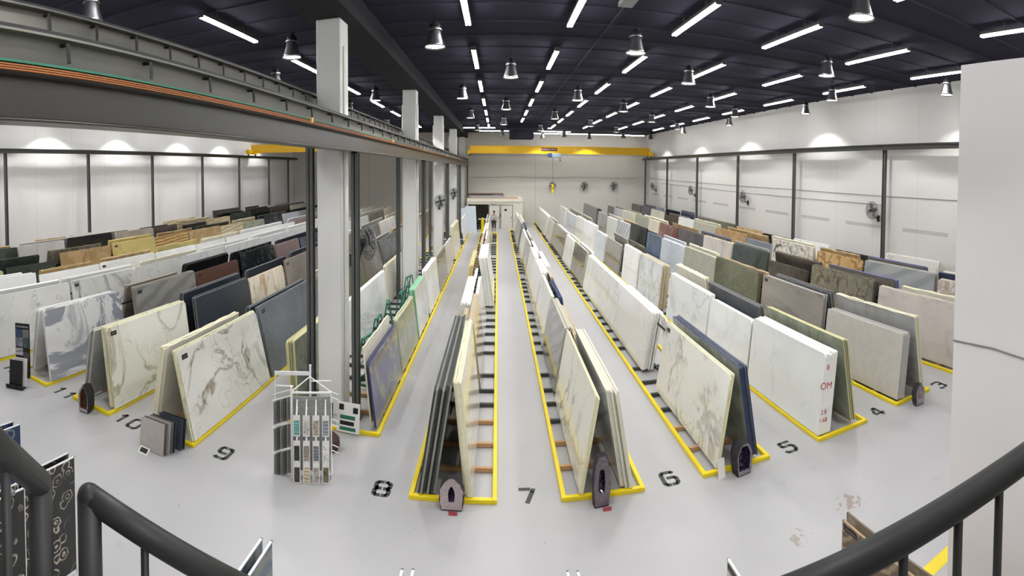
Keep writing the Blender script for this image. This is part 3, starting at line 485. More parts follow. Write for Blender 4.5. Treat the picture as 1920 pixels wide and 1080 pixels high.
# reverse sides, seen over the tops and at the front ends: (front y, back y, top z, stone, n)
BK = {
'R8': [(1.46, 2.22, .345, 'rgh', 8), (2.25, 2.5, .3, 'tanr', 4), (2.55, 3.2, .31, 'wh', 8), (3.22, 3.55, .29, 'whv', 3), (3.6, 4.3, .3, 'yel', 5), (4.5, 5.2, .31, 'tan', 4), (5.3, 6.3, .32, 'wh', 3), (6.4, 7.5, .33, 'bei', 3)],
'R7': [(1.46, 2.07, .325, 'whc', 6), (2.12, 2.62, .28, 'tanr', 4), (2.65, 3.1, .31, 'nav', 3), (3.2, 3.5, .3, 'tanr', 3), (3.55, 4.2, .31, 'wh', 5), (4.3, 4.9, .3, 'whv', 4), (5.0, 5.7, .31, 'gryl', 3), (5.8, 6.4, .33, 'nav', 2), (6.5, 7.4, .33, 'crm', 3)],
'R6': [(1.47, 2.12, .34, 'navw', 5), (2.2, 2.3, .3, 'wh', 1), (4.1, 4.7, .31, 'wh', 4), (4.8, 5.3, .31, 'crm', 4), (5.4, 6.4, .3, 'wh', 3), (6.5, 7.2, .32, 'gbei', 2), (7.4, 8.9, .31, 'wh', 2)],
'R5': [(1.47, 2.05, .35, 'gcr', 4), (2.12, 2.75, .335, 'dgr', 4), (2.8, 3.3, .345, 'crm', 5), (4.1, 4.6, .34, 'grn', 3), (4.7, 5.2, .33, 'gbr', 3), (6.5, 7.2, .36, 'gbei', 2), (7.3, 8.5, .36, 'olv', 2)],
'R4': [(1.48, 2.05, .365, 'crl', 5), (2.1, 2.66, .36, 'dgr', 5), (2.75, 3.4, .35, 'tan', 3), (3.5, 4.1, .36, 'crm', 3), (4.2, 4.8, .35, 'bwh', 3), (5.0, 5.7, .34, 'gbr', 3), (5.8, 6.4, .36, 'tan', 3), (6.5, 7.3, .35, 'crm', 3), (7.9, 9.0, .37, 'dbr', 2)],
'R3': [(1.48, 2.0, .35, 'crm', 3), (2.05, 2.7, .375, 'btp', 4), (2.8, 3.4, .37, 'dbr', 4), (3.5, 4.1, .36, 'gryl', 3), (4.2, 4.9, .37, 'btp', 2), (5.0, 5.8, .36, 'tan', 3), (6.0, 7.0, .36, 'crm', 3), (7.2, 8.8, .36, 'gbei', 3)],
'R2': [(1.48, 2.1, .36, 'nav', 3), (2.2, 2.8, .375, 'btp', 3), (2.9, 3.4, .37, 'tan', 3), (3.5, 4.2, .38, 'crm', 3), (4.3, 5.2, .36, 'tan', 4), (5.4, 6.2, .37, 'crm', 3), (6.4, 7.2, .36, 'gbr', 3), (7.4, 8.8, .37, 'dgr', 3)],
'R10': [(1.45, 2.0, .335, 'crm', 5), (2.1, 2.8, .335, 'ant', 3), (2.9, 3.5, .34, 'crm', 3), (3.6, 4.3, .33, 'dgr', 3), (4.4, 5.2, .34, 'gryl', 3), (5.4, 6.4, .34, 'tan', 3), (6.6, 8.6, .34, 'crm', 3)],
'R11': [(1.45, 2.0, .32, 'gryl', 4), (2.1, 2.7, .355, 'ant', 4), (2.8, 3.4, .35, 'ant', 3), (3.5, 4.3, .36, 'ant', 3), (4.5, 5.4, .35, 'wh', 3), (5.6, 6.6, .35, 'gryl', 3), (6.8, 8.6, .35, 'crm', 3)],
'R12': [(1.47, 2.0, .325, 'wh', 5), (2.1, 2.6, .34, 'gbr', 3), (2.7, 3.25, .37, 'blk', 6), (3.3, 4.0, .36, 'blkv', 3), (4.1, 4.9, .35, 'ant', 3), (5.0, 6.0, .35, 'nav', 3), (6.2, 8.4, .35, 'crm', 3)],
'R13': [(1.3, 1.94, .345, 'wh', 3), (1.96, 2.6, .345, 'wh', 3), (2.7, 3.4, .345, 'crm', 3), (3.5, 4.3, .34, 'wh', 3), (4.4, 5.2, .34, 'wh', 3), (5.3, 6.4, .34, 'wh', 3), (6.6, 8.6, .34, 'crm', 3)],
'R14': [(1.44, 1.95, .325, 'wh', 4), (2.1, 2.6, .32, 'tan', 3), (2.7, 3.3, .325, 'tan', 3), (3.4, 4.0, .33, 'yel', 3), (4.1, 4.8, .32, 'crm', 3), (4.9, 6.0, .32, 'wh', 3), (6.2, 8.4, .33, 'lav', 3)],
'R15': [(1.6, 2.4, .35, 'dgn', 3), (2.5, 3.1, .365, 'fan', 4), (3.2, 3.8, .38, 'yel', 3), (3.9, 4.5, .37, 'tan', 3), (4.6, 5.3, .37, 'dgn', 3), (5.4, 6.0, .37, 'beis', 3), (6.1, 7.0, .37, 'dgn', 3), (7.2, 8.8, .37, 'blk', 2)],
'R16': [(1.6, 2.4, .38, 'tan', 3), (2.5, 3.2, .38, 'gryl', 3), (3.3, 3.9, .39, 'spl', 2), (4.1, 4.6, .38, 'dbr', 2), (4.8, 5.5, .4, 'beis', 3), (5.7, 6.4, .41, 'blk', 3), (6.5, 7.2, .42, 'dbr', 3), (7.3, 8.8, .4, 'dgr', 3)]}
ST['navw'] = (ST['olv'][0], basic('edge_navy_film', (42, 54, 90), .45, noise=.3, nscale=10), 'grey green marble with navy wrapped edges')
ST['btp'] = (ST['gbr'][0], basic('edge_blue_film', (92, 102, 168), .5, noise=.15, nscale=10), 'grey brown stone under blue film')
ST['gcr'] = (ST['olv'][0], basic('edge_greenish_cream', (206, 200, 150), .6, noise=.15), 'grey green stone with cream edges')
ST['crl'] = (ST['gryl'][0], basic('edge_pale_cream', (236, 230, 196), .6, noise=.12), 'light grey stone with thick cream edges')
ST['mgt'] = (ST['marb'][0], basic('edge_green_tape', (132, 196, 152), .6, noise=.1), 'blotchy white marble with green taped edge')
ST['rgd'] = (ST['rgh'][0], basic('edge_dark_rough', (64, 68, 66), .7, noise=.3, nscale=14), 'dark rough edged stone')
ST['whc'] = (ST['whv'][0], basic('edge_dull_cream', (226, 221, 200), .7, noise=.14, nscale=14), 'white marble with dull cream edges')
TH, PITCH = .0352, .0066
slabs = []   # (score, dict)
def add_bundle(key, xb, xt, s, y0, y1, z1, code, n, where, back=False):
    """xb/xt outer face x at floor and at top, s = inward direction"""
    for k in range(n):
        r = random.Random(hash((key, round(y0 * 100), k)) & 0xffff)
        dy0 = 0 if k == 0 or (key == 'R5' and y0 < 1.47) else r.uniform(-.006, .012); dz = 0 if k == 0 else r.uniform(-.006, .006)
        dist = math.hypot((xb + xt) / 2, (y0 + y1) / 2)
        cosv = abs(xt) / dist if k == 0 and not back else .0
        area = (y1 - y0) * (z1 * cosv + (.03 if not back or k else .03)) / dist ** 2
        if key in ('R8',) and k == 0: area *= .8
        slabs.append((area, dict(xb=xb + s * k * PITCH, xt=xt + s * k * PITCH, s=s, y0=y0 + dy0, y1=y1 - r.uniform(0, .01) if k else y1, z=z1 + dz, zn=z1, code='rgd' if code == 'rgh' and k % 3 != 1 else code, k=k, n=n, where=where, back=back, seed=r.random(), key=key)))
import zlib
def hash(t): return zlib.crc32(repr(t).encode())
XC = {nm: (xl + xr) / 2 for nm, xl, xr, _, _ in RK}; XE = {nm: (xl, xr) for nm, xl, xr, _, _ in RK}
for key, (xb, xt, s, where) in ROW.items():
    for i, (y0, y1, z1, code, n) in enumerate(BD[key]):
        nn = n
        a, bt = xb, xt
        if key == 'R8r' and i == 3: a, bt = -.018, -.07
        if key not in ('W', 'WL', 'R9'):
            room = abs(bt - XC[key[:3] if key != 'R8r' else 'R8']) / PITCH
            if n > room + .5 and n < 5: bt = bt - s * (n - room) * PITCH
        add_bundle(key, a, bt, s, y0, y1, z1, code, nn, (where, i))
occupied = {}
for key, (xb, xt, s, where) in ROW.items():
    for (y0, y1, z1, code, n) in BD[key]: occupied.setdefault('R8' if key == 'R8r' else key, []).append((y0, y1, n, xt, s))
for key, L_ in BK.items():
    s = -1 if ROW.get(key, (0, 0, -1))[2] > 0 else 1        # inward direction of the reverse side
    if key == 'R8': s = 1
    for i, (y0, y1, z1, code, n) in enumerate(L_):
        xin = XC[key] - s * .004
        for (a, b_, m_, xt_, s_) in occupied[key]:
            if a < y1 and b_ > y0:
                e = xt_ + s_ * (m_ * PITCH + .001); xin = (max if s < 0 else min)(xin, e)
        xt = xin - s * n * PITCH
        edge = XE[key][1] - .03 if s < 0 else XE[key][0] + .03
        xb = xt - s * .05
        lim = edge + (.012 if s < 0 else -.012)
        if (xb > lim if s < 0 else xb < lim): 
            xb = lim; 
        if (xt > xb - .004 if s < 0 else xt < xb + .004): continue
        wh_ = {'R8': 'row beside aisle eight', 'R7': 'row beside aisle six', 'R6': 'row beside aisle five', 'R5': 'row beside aisle four', 'R4': 'row beside aisle three'}.get(key, 'hidden side of the ' + ROW[key][3] if key in ROW else '')
        add_bundle(key, xb, xt, s, y0, y1, z1, code, n, (wh_, i), True)
# slabs left of the columns on the ninth rack
for i, (y0, y1, z1, code, n) in enumerate([(1.84, 2.3, .3, 'gcr', 6), (2.49, 3.34, .3, 'whv', 3), (3.5, 4.1, .3, 'crm', 3), (4.2, 5.0, .3, 'gryl', 3)]):
    add_bundle('R9l', -.755 if i == 1 else -.785, -.735 if i == 1 else -.765, -1, y0, y1, z1, code, n, ('row behind the white columns', i))
add_bundle('R9m', -.478, -.508, -1, 1.83, 2.27, .315, 'crm', 1, ('row facing aisle eight, behind the purple slab', 0))
slabs.sort(key=lambda t: -t[0])
LBL = BLACK
def slab_mesh(mb, L_, h, seed, rough_top, mi=0, ei=1, xf=None):
    r = random.Random(seed); pts = [(0, 0), (L_, 0)]
    c = .02 + .05 * (r.random() < .2)
    pts += [(L_, h - c), (L_ - c, h)]
    if rough_top:
        n = 12; pts += [(L_ - (L_) * (i + 1) / (n + 1), h + r.uniform(-.022, .01)) for i in range(n)]
    pts += [(c, h), (0, h - c)]
    if xf is None: mb.prism(pts, 0, TH, mi, ei)
    else:
        q = MB(); q.prism(pts, 0, TH, 0, 1); mb.add([xf @ Vector(v) for v in q.v], [], 0); base = len(mb.v) - len(q.v)
        for f, m_ in zip(q.f, q.m): mb.f.append(tuple(i + base for i in f)); mb.m.append(mi if m_ == 0 else ei)
def place(d):
    z0 = .1; ang = math.atan2(abs(d['xt'] - d['xb']), d['zn'] - .02); h = (d['z'] * U - z0) / math.cos(ang); L_ = (d['y1'] - d['y0']) * U
    if d['s'] > 0: loc = (d['xb'] * U, d['y0'] * U, z0); rot = (0, ang, 0)
    else: loc = (d['xb'] * U, d['y1'] * U, z0); rot = (0, ang, PI)
    return loc, rot, L_, h
natural = {'tan', 'tanr', 'yel', 'str', 'beis', 'pbe', 'ora', 'pat', 'red', 'onyg', 'whr', 'crm', 'rgh', 'fan', 'olv', 'crl'}
sizew = lambda h: 'tall ' if h > 2.05 else 'low ' if h < 1.55 else ''
NIND = 300
tagged = {('R10', 0), ('R11', 0), ('R11', 3), ('R12', 1), ('R12', 2), ('R6', 0), ('R13', 1), ('R14', 2), ('R4', 1), ('R15', 3), ('R3', 2), ('R10', 1)}
for idx, (ar, d) in enumerate(slabs[:NIND]):
    loc, rot, L_, h = place(d); mat, em, words = ST[d['code']]
    q = MB(); slab_mesh(q, L_, h, d['seed'], d['code'] in natural)
    o = build(q, 'stone_slab', [mat, em], None, loc, rot)
    wh_, i = d['where']; ordw = ORD[i]
    pos = '%s bundle of the %s' % ('front' if i == 0 else ordw, wh_) if not d['back'] else '%s bundle, %s' % ('front' if i == 0 else ordw, wh_)
    sw = words.split()
    if d['k'] == 0:
        lab = '%s slab, outermost in the %s' % (words, pos); grp = 'stone slabs on the racks'
    elif d['n'] == 2: lab = '%s slab right behind the outermost, %s' % (words, pos); grp = 'stone slabs on the racks'
    else: lab = '%s slab inside the %s' % (words, pos); grp = 'inner slabs, %s' % pos
    ws = lab.split()
    if len(ws) > 16:
        core = ' '.join(sw[:2] + (['slab'] if 'slab' not in sw[:2] else []))
        lab = lab.replace(words + ' slab', core); ws = lab.split()
    if len(ws) > 16: lab = lab.replace('bundle of the', 'of').replace('outermost in the', 'outer slab,'); ws = lab.split()
    tag(o, ' '.join(ws[:16]), 'stone slab', grp, 'thing')
    if d['k'] == 0 and not d['back'] and (d['key'], i) in tagged:
        q = MB(); yy = L_ - .12; yy2 = yy - .2
        a_, b_ = min(yy, yy2), max(yy, yy2); q.box(-.004, 0, a_, b_, h - .2, h - .1); st_ = build(q, 'name_sticker', BLACK, o)
        q = MB(); q.box(-.006, -.004, a_ + .03, b_ - .03, h - .155, h - .145); build(q, 'printed_line', MGREY, st_)
    if d['key'] == 'R5' and i == 0 and not d['back']:
        d0 = d.setdefault('obj', o)
# everything smaller becomes one mass of far inner slabs
mb = MB(); mats = []; mid = {}
for ar, d in slabs[NIND:]:
    loc, rot, L_, h = place(d); mat, em, words = ST[d['code']]
    for k_ in (mat, em):
        if k_.name not in mid: mid[k_.name] = len(mats); mats.append(k_)
    xf = Matrix.Translation(loc) @ Euler(rot).to_matrix().to_4x4()
    slab_mesh(mb, L_, h, d['seed'], d['code'] in natural, mid[mat.name], mid[em.name], xf)
o = build(mb, 'distant_slabs', mats); o['kind'] = 'stuff'; o['label'] = 'mass of smaller inner and distant stone slabs packed in the racks'; o['category'] = 'stone slabs'
# red crayon on the end of the thick white bundle
for s_, z, sz in (('OM', .2, .2), ('2.8', .102, .13), ('1.68', .072, .13), ('8', .27, .16)):
    host = next((ob for ob in C.objects if ob.get('label', '') == 'plain white marble slab, outermost in the front bundle of the row facing aisle five'), None)
    if host: text(s_, 'crayon_mark', sz, RED, host, (.1, -.002, z * U - .1), (PI / 2, 0, 0), .001)
print('slabs', len(slabs))

# ------------------------------------------------------------------ painted numbers
G = {'8': [[(0.45, 1), (.12, 1), (0, .88), (0, .62), (.12, .5), (.4, .5)], [(.12, .5), (0, .38), (0, .12), (.12, 0), (.45, 0)], [(.75, 1), (1, .88), (1, .62), (.88, .5), (.6, .5)], [(.88, .5), (1, .38), (1, .12), (.88, 0), (.6, 0)], [(.6, 1), (.8, 1)]],
     '7': [[(0, 1), (.72, 1)], [(.98, 1), (.9, .8), (.5, 0)]],
     '6': [[(.9, .9), (.8, 1), (.5, 1)], [(.4, 1), (.12, 1), (0, .85), (0, .15), (.12, 0), (.4, 0)], [(.55, 0), (.85, 0), (1, .12), (1, .45), (.88, .55), (.35, .55)]],
     '5': [[(.95, 1), (.5, 1)], [(.35, 1), (.05, 1), (.05, .6), (.4, .6)], [(.55, .6), (.85, .6), (1, .45), (1, .15), (.85, 0), (.6, 0)], [(.45, 0), (.15, 0), (0, .15)]],
     '4': [[(.7, 0), (.7, .3)], [(.7, .45), (.7, 1), (.5, 1), (0, .4)], [(0, .28), (1, .28)]],
     '3': [[(0, .9), (.15, 1), (.5, 1)], [(.6, 1), (.88, 1), (1, .85), (1, .62), (.88, .52), (.5, .52)], [(.88, .5), (1, .38), (1, .15), (.88, 0), (.6, 0)], [(.45, 0), (.15, 0), (0, .1)]],
     '9': [[(.6, 0), (.88, 0), (1, .15), (1, .85), (.88, 1), (.55, 1)], [(.4, 1), (.12, 1), (0, .88), (0, .6), (.12, .48), (.7, .48)], [(.05, .1), (.15, 0), (.45, 0)]],
     '1': [[(.15, .75), (.5, 1), (.5, .6)], [(.5, .5), (.5, 0)]], '0': [[(.42, 1), (.15, 1), (0, .85), (0, .15), (.15, 0), (.42, 0)], [(.58, 0), (.85, 0), (1, .15), (1, .85), (.85, 1), (.58, 1)]],
     '2': [[(0, .85), (.12, 1), (.5, 1)], [(.6, 1), (.88, 1), (1, .88), (1, .65), (.6, .35)], [(.5, .28), (0, 0), (.4, 0)], [(.52, 0), (1, 0)]]}
INK = basic('number_paint', (62, 64, 62), .6)
def number(s, x, y, rot=0):
    wd, ht, st = .25, .36, .08; ox = -(len(s) * wd + (len(s) - 1) * .14) / 2; lab = 'dark stencilled number %s painted on the grey floor' % NUMW[s]
    t = thing('painted_number', lab, 'floor number', (x * U, y * U, 0)) if len(s) > 1 else None
    for ch in s:
        q = MB()
        for stroke in G[ch]:
            for (a, b_) in zip(stroke, stroke[1:]):
                A_ = Vector((ox + a[0] * wd, (a[1] - .5) * ht)); B_ = Vector((ox + b_[0] * wd, (b_[1] - .5) * ht)); tt = (B_ - A_).normalized(); n = Vector((-tt.y, tt.x)) * st / 2
                A_ -= tt * .012; B_ += tt * .012
                v = [A_ + n, A_ - n, B_ - n, B_ + n]; q.add([(p.x, p.y, .001) for p in v] + [(p.x, p.y, .003) for p in v], [(4, 5, 6, 7), (0, 1, 5, 4), (1, 2, 6, 5), (2, 3, 7, 6), (3, 0, 4, 7)])
        ox += wd + .14
        if t: build(q, 'digit', INK, t)
        else: tag(build(q, 'painted_number', INK, None, (x * U, y * U, 0)), lab, 'floor number')
for s_, x, y in (('8', -.354, 1.485), ('7', .094, 1.49), ('6', .553, 1.491), ('5', 1.007, 1.484), ('4', 1.461, 1.486), ('3', 1.859, 1.475), ('9', -.917, 1.468), ('10', -1.345, 1.44), ('11', -1.727, 1.426), ('12', -2.112, 1.402)): number(s_, x, y)

# ------------------------------------------------------------------ fans
def fan(loc, rot, label, R_=.42, arm=True):
    t = thing('wall_fan', label, 'fan', loc, rot, 'industrial wall fans')   # local +x points out of the wall
    q = MB(); q.box(0, .04, -.07, .07, -.55, -.25); q.tube([(.03, 0, -.38), (.22, 0, -.36), (.3, 0, -.12), (.3, 0, 0)], .03, 6); build(q, 'bracket', BLACK, t)
    q = MB()
    for (xx, rr) in ((.52, R_ * .55), (.5, R_ * .8), (.44, R_), (.36, R_ * .8), (.34, R_ * .5)):
        q.tube([(xx, rr * math.cos(a), rr * math.sin(a)) for a in [2 * PI * i / 20 for i in range(21)]], .011, 4, caps=False)
    for i in range(28):
        a = 2 * PI * i / 28; c_, s_ = math.cos(a), math.sin(a)
        q.tube([(.53, .08 * c_, .08 * s_), (.52, R_ * .55 * c_, R_ * .55 * s_), (.44, R_ * c_, R_ * s_), (.34, R_ * .5 * c_, R_ * .5 * s_), (.33, .1 * c_, .1 * s_)], .006, 4, caps=False)
    build(q, 'cage', MGREY, t)
    q = MB()
    for i in range(4):
        m_ = Matrix.Rotation(i * PI / 2 + .3, 4, 'X') @ Matrix.Translation((.43, 0, 0)) @ Matrix.Rotation(.45, 4, 'Z')
        v = [m_ @ Vector(p) for p in [(0, -.05, .06), (0, .06, .06), (0, .1, .3), (0, -.01, .34), (0, -.07, .25)]]; n = len(v)
        q.add(v + [p + Vector((.006, 0, 0)) for p in v], [tuple(range(n)), tuple(range(2 * n - 1, n - 1, -1))] + [(j, (j + 1) % n, n + (j + 1) % n, n + j) for j in range(n)])
    build(q, 'blades', DARK, t)
    q = MB(); q.tube([(.2, 0, 0), (.24, 0, 0), (.36, 0, 0), (.4, 0, 0), (.54, 0, 0)], [.06, .1, .1, .07, .07], 12); build(q, 'motor', BLACK, t)
for i, (x, z) in enumerate([(1.04, .71), (1.655, .71), (2.24, .715)]): fan((x * U, YB, z * U), (0, 0, -PI / 2), '%s of the three round fans on the back wall' % ('leftmost', 'middle', 'rightmost')[i])
for i, (y, z, az) in enumerate([(8.77, .72, -2.75), (6.9, .72, -2.75), (5.25, .71, -2.3), (3.0, .71, -2.75)]):
    fan((XR - .02, y * U, z * U), (0, 0, -PI), 'round black fan on the right wall, %s' % ('farthest from the viewer', 'second from the back corner', 'third from the back corner', 'nearest the viewer')[i])
for i, (x, y, z) in enumerate([(-.655, COLY[2], .65), (-.66, COLY[3], .66), (-.607, COLY[0] + .1, .69)]):
    fan((x * U, y * U, z * U), (0, 0, -PI / 2 + .3 if i < 2 else .75), 'round fan fixed to the %s white column' % ('third', 'fourth', 'nearest')[i], .42)

# ------------------------------------------------------------------ cables on walls
def cable(pts, label, r=.014): tag(build_t(pts, r), label, 'cable')
def build_t(pts, r, name='wall_cable', m=MGREY):
    q = MB(); q.tube(pts, r, 5); return build(q, name, m)
rr = random.Random(4)
cable([(XR - .02, y * U, (.833 + (.03 * (y - 5.5) / 4 if y > 5.5 else 0) + rr.uniform(-.003, .003)) * U) for y in [1.2 + .5 * i for i in range(17)]], 'upper grey cable clipped along the right wall')
cable([(XR - .02, y * U, (.755 + (.04 * (y - 5.5) / 4 if y > 5.5 else 0) + rr.uniform(-.002, .002)) * U) for y in [2.95 + .5 * i for i in range(12)]], 'lower grey cable clipped along the right wall')
cable([(x * U, YB - .02, (.86 + .006 * math.sin(x * 5)) * U) for x in [-.5 + .2 * i for i in range(17)]], 'grey cable clipped across the back wall above the fans')
cable([(.948 * U, .712 * U - .001, .61 * U), (.948 * U, .6 * U, .615 * U), (.948 * U, .5 * U, .607 * U), (.948 * U, .2 * U, .6 * U), (.948 * U, -.3 * U, .6 * U)], 'thin pale cable running down the white stub wall', .012)
tag(build_t([(.53 * U, 1.9 * U, ZC - .06), (.53 * U, 4.5 * U, ZC - .06), (.53 * U, 7.9 * U, ZC - .06)], .02, 'ceiling_conduit', PURL), 'thin dark conduit running under the ceiling over aisle six', 'conduit')
q = MB(); q.box(.5 * U, .56 * U, 1.7 * U, 2.05 * U, 1.69 * U, ZC - .001); tag(build(q, 'ceiling_duct', MGREY), 'grey flat box under the ceiling at top centre', 'duct')
q = MB(); q.box(.12 * U, .75 * U, 7.4 * U, 7.55 * U, 1.62 * U, ZC - .001); q.box(.2 * U, .6 * U, 8.25 * U, 8.7 * U, 1.53 * U, ZC - .001); q.box(.18 * U, .26 * U, 7.55 * U, 8.25 * U, 1.64 * U, ZC - .001); tag(build(q, 'air_duct', CEIL), 'black air duct box under the ceiling near the back wall', 'duct')

# ------------------------------------------------------------------ back office
ox0, ox1, oy, oz = -.52 * U, .43 * U, 8.45 * U, .51 * U
q = MB(); q.box(ox0, ox1, oy, YB, .41 * U + .3, oz); q.box(ox0, ox0 + .1, oy, YB, 0, .41 * U + .3); q.box(ox1 - .1, ox1, oy, YB, 0, .41 * U + .3); q.box(-.15 * U, ox1 - .1, oy, oy + .12, 0, .41 * U + .3); q.box(ox0 + .1, -.15 * U, oy, oy + .12, .41 * U, .41 * U + .3)
q.box(ox0 - .05, ox1 + .05, oy - .08, oy, .455 * U, .47 * U)
struct(build(q, 'wall_office', basic('office_paint', (232, 228, 215), .6)), 'cream white office box in front of the back wall')
for i, (a, b_) in enumerate(((-.135, .035), (.065, .255))):
    q = MB(); q.box(a * U, b_ * U, oy - .05, oy, .01, .395 * U); dd = struct(build(q, 'door_%d' % (i + 1), basic('door_paint', (226, 224, 214), .5)))
    q = MB(); q.box(a * U - .05, a * U, oy - .07, oy, 0, .405 * U); q.box(b_ * U, b_ * U + .05, oy - .07, oy, 0, .405 * U); q.box(a * U - .05, b_ * U + .05, oy - .07, oy, .395 * U, .405 * U); build(q, 'door_frame', MGREY, dd)
    q = MB(); q.box((b_ - .02) * U, (b_ - .012) * U, oy - .1, oy - .05, .17 * U, .2 * U); build(q, 'door_handle', DARK, dd)
    if i: q = MB(); q.box(.12 * U, .16 * U, oy - .06, oy - .05, .3 * U, .335 * U); build(q, 'door_sign', DARK, dd)
t = thing('wall_clock', 'round pale clock above the left office door', 'clock', (-.06 * U, oy - .08, .44 * U)); q = MB(); q.tube([(0, 0, 0), (0, -.04, 0)], .16, 18); build(q, 'clock_rim', MGREY, t); q = MB(); q.tube([(0, -.04, 0), (0, -.045, 0)], .14, 18); build(q, 'clock_face', basic('clock_face', (225, 222, 190), .5), t)
q = MB(); q.box(.045 * U, .058 * U, oy - .06, oy - .001, .19 * U, .25 * U); tag(build(q, 'control_panel', DARK), 'small dark panel between the two office doors', 'panel')
q = MB(); q.box(-.3 * U, -.1 * U, 8.32 * U, 8.32 * U + .5, .0, .16 * U); tk = thing('reception_desk', 'black desk with white top in front of the office opening', 'desk'); build(q, 'desk_body', BLACK, tk)
q = MB(); q.box(-.32 * U, -.09 * U, 8.31 * U, 8.32 * U + .55, .16 * U, .17 * U); build(q, 'desk_top', WHITE, tk)
def bollard(x, y, h, label):
    t = thing('bollard', label, 'bollard', (x * U, y * U, 0)); q = MB(); q.tube([(0, 0, 0), (0, 0, h - .05), (0, 0, h)], [.14, .14, .08], 12); build(q, 'post', YEL, t, smooth=False); q = MB(); q.box(-.25, .25, -.25, .25, 0, .02); build(q, 'base_plate', YEL, t)
bollard(-.24, 8.0, 1.25, 'tall yellow bollard in front of the black desk'); bollard(-.385, 8.05, .75, 'short yellow bollard left of the desk')
for i, x in enumerate((-.4, -.475, -.335)):
    t = thing('potted_plant', '%s dark leafy plant beside the office desk' % ('middle', 'leftmost', 'rightmost')[i], 'plant', (x * U, 8.3 * U - i * .1, 0)); q = MB(); q.lathe([(.0, 0), (.13, 0), (.17, .55), (.0, .55)], 12); build(q, 'pot', (WHITE, MGREY, BLACK)[i], t)
    q = MB()
    for k in range(26):
        a, e, l_ = rr.uniform(0, 6.28), rr.uniform(.3, 1.3), rr.uniform(.16, .4); d_ = Vector((math.cos(a) * math.cos(e), math.sin(a) * math.cos(e), math.sin(e))); s_ = d_.cross(Vector((0, 0, 1))).normalized() * .05; b0 = Vector((0, 0, .53))
        q.add([b0, b0 + d_ * l_ * .5 + s_, b0 + d_ * l_, b0 + d_ * l_ * .5 - s_], [(0, 1, 2, 3)])
    build(q, 'foliage', basic('leaf', (36, 48, 38), .6), t)
def leaner(x, y, wd, h, label, m, rz=0):
    q = MB(); q.box(0, .04, 0, wd, 0, h); tag(build(q, 'white_board', m, None, (x * U, y * U, 0), (0, -.12, rz)), label, 'board')
leaner(-.5, 7.85, .38 * U / 2, .42 * U, 'tall pale glass board standing left of the office opening', GLASSG, -1.1)
leaner(-.56, 7.7, .35 * U / 2, .4 * U, 'second pale board standing behind the tall one by the office', GLASSG, -1.1)
# boards on the office roof
zz = oz
for i, (x0, x1, m, h) in enumerate([(-.5, .36, WOOD, .06), (-.46, .12, basic('foil', (200, 205, 212), .3, .6), .22), (-.52, -.08, DARK, .07), (-.5, .1, basic('brown_board', (120, 96, 78), .7), .1)]):
    q = MB(); q.box(x0 * U, x1 * U, oy + .2 + .1 * i, oy + 1.6, zz + .002, zz + h); tag(build(q, 'stored_board', m), ('bare wooden board lying lowest on the office roof', 'silver wrapped panel stack lying on the office roof', 'dark board on top of the silver wrapped panels', 'brown board topmost on the office roof')[i], 'board'); zz += h
# yellow floor tape at the back
for i, (x0, x1, y0, y1) in enumerate([(-.035, -.02, 7.55, 8.0), (-.5, -.2, 7.9, 7.915)]):
    q = MB(); q.box(x0 * U, x1 * U, y0 * U, y1 * U, 0, .003); tag(build(q, 'floor_tape', YEL), ('short strip of yellow tape on the floor before the office doors', 'strip of yellow tape across the floor left of the office')[i], 'floor tape')
q = MB(); q.add([(.93 * U, .765 * U, .002), (.93 * U, .8 * U, .002), (1.9 * U, .8 * U, .002), (1.9 * U, .765 * U, .002)], [(3, 2, 1, 0)]); q.box(.8 * U, 1.9 * U, .768 * U, .8 * U, 0, .003); tag(build(q, 'floor_tape', YEL), 'wide yellow tape on the floor at the lower right by the stub wall', 'floor tape')

# ------------------------------------------------------------------ handrails
def hr(px, py, dist):
    th = (px - 960) / F; v = (540 + Y0 - py) / F; d = Vector((math.sin(th), math.cos(th), v)); d = Vector((sum(d[i] * M[i][j] for i in range(3)) for j in range(3)))
    return Vector((0, 0, U)) + d * dist
# distances measured from the pipe's width; the coordinates below are metres in the room
P0, P1 = hr(0, 843, .78), hr(75, 905, .99)
P2, P3 = hr(167, 930, 1.02), hr(300, 1018, 1.02)
Q1, Q2 = hr(1914, 864, .95), hr(1695, 1007, .84)
def rail(name_l, pts, posts, bal):
    t = thing('handrail', name_l, 'handrail'); q = MB(); q.tube(pts, .025, 14); build(q, 'top_rail', RAILM, t, smooth=True)
    for p in posts:
        q = MB(); q.tube([p, (p.x, p.y, 4.0)], .025, 14); q.lathe([(.025 * math.sin(a), -.025 * math.cos(a)) for a in [PI * i / 8 for i in range(9)]], 14, tuple(p)); build(q, 'post', RAILM, t, smooth=True)
    for p in bal: q = MB(); q.tube([p, (p.x, p.y, 4.0)], .0085, 8); build(q, 'baluster', RAILM, t, smooth=True)
d01 = (P1 - P0)
rail('thick black stair handrail at the left edge, bent down into its post', [P0 - d01 * 1.5, P0, P1], [P1], [P0 + d01 * .1])
d23 = P3 - P2
rail('thick black handrail sloping down to the right from its post, lower left', [P2, P3, P2 + d23 * 2.6], [P2], [P2 + d23 * .78])
dq = Q2 - Q1
rail('thick black stair handrail sloping down across the lower right', [Q1 - dq * 1.2, Q1, Q2, Q1 + dq * 2.3], [], [Q1 + dq * t_ for t_ in (.2, .56, 1.0, -.2)])

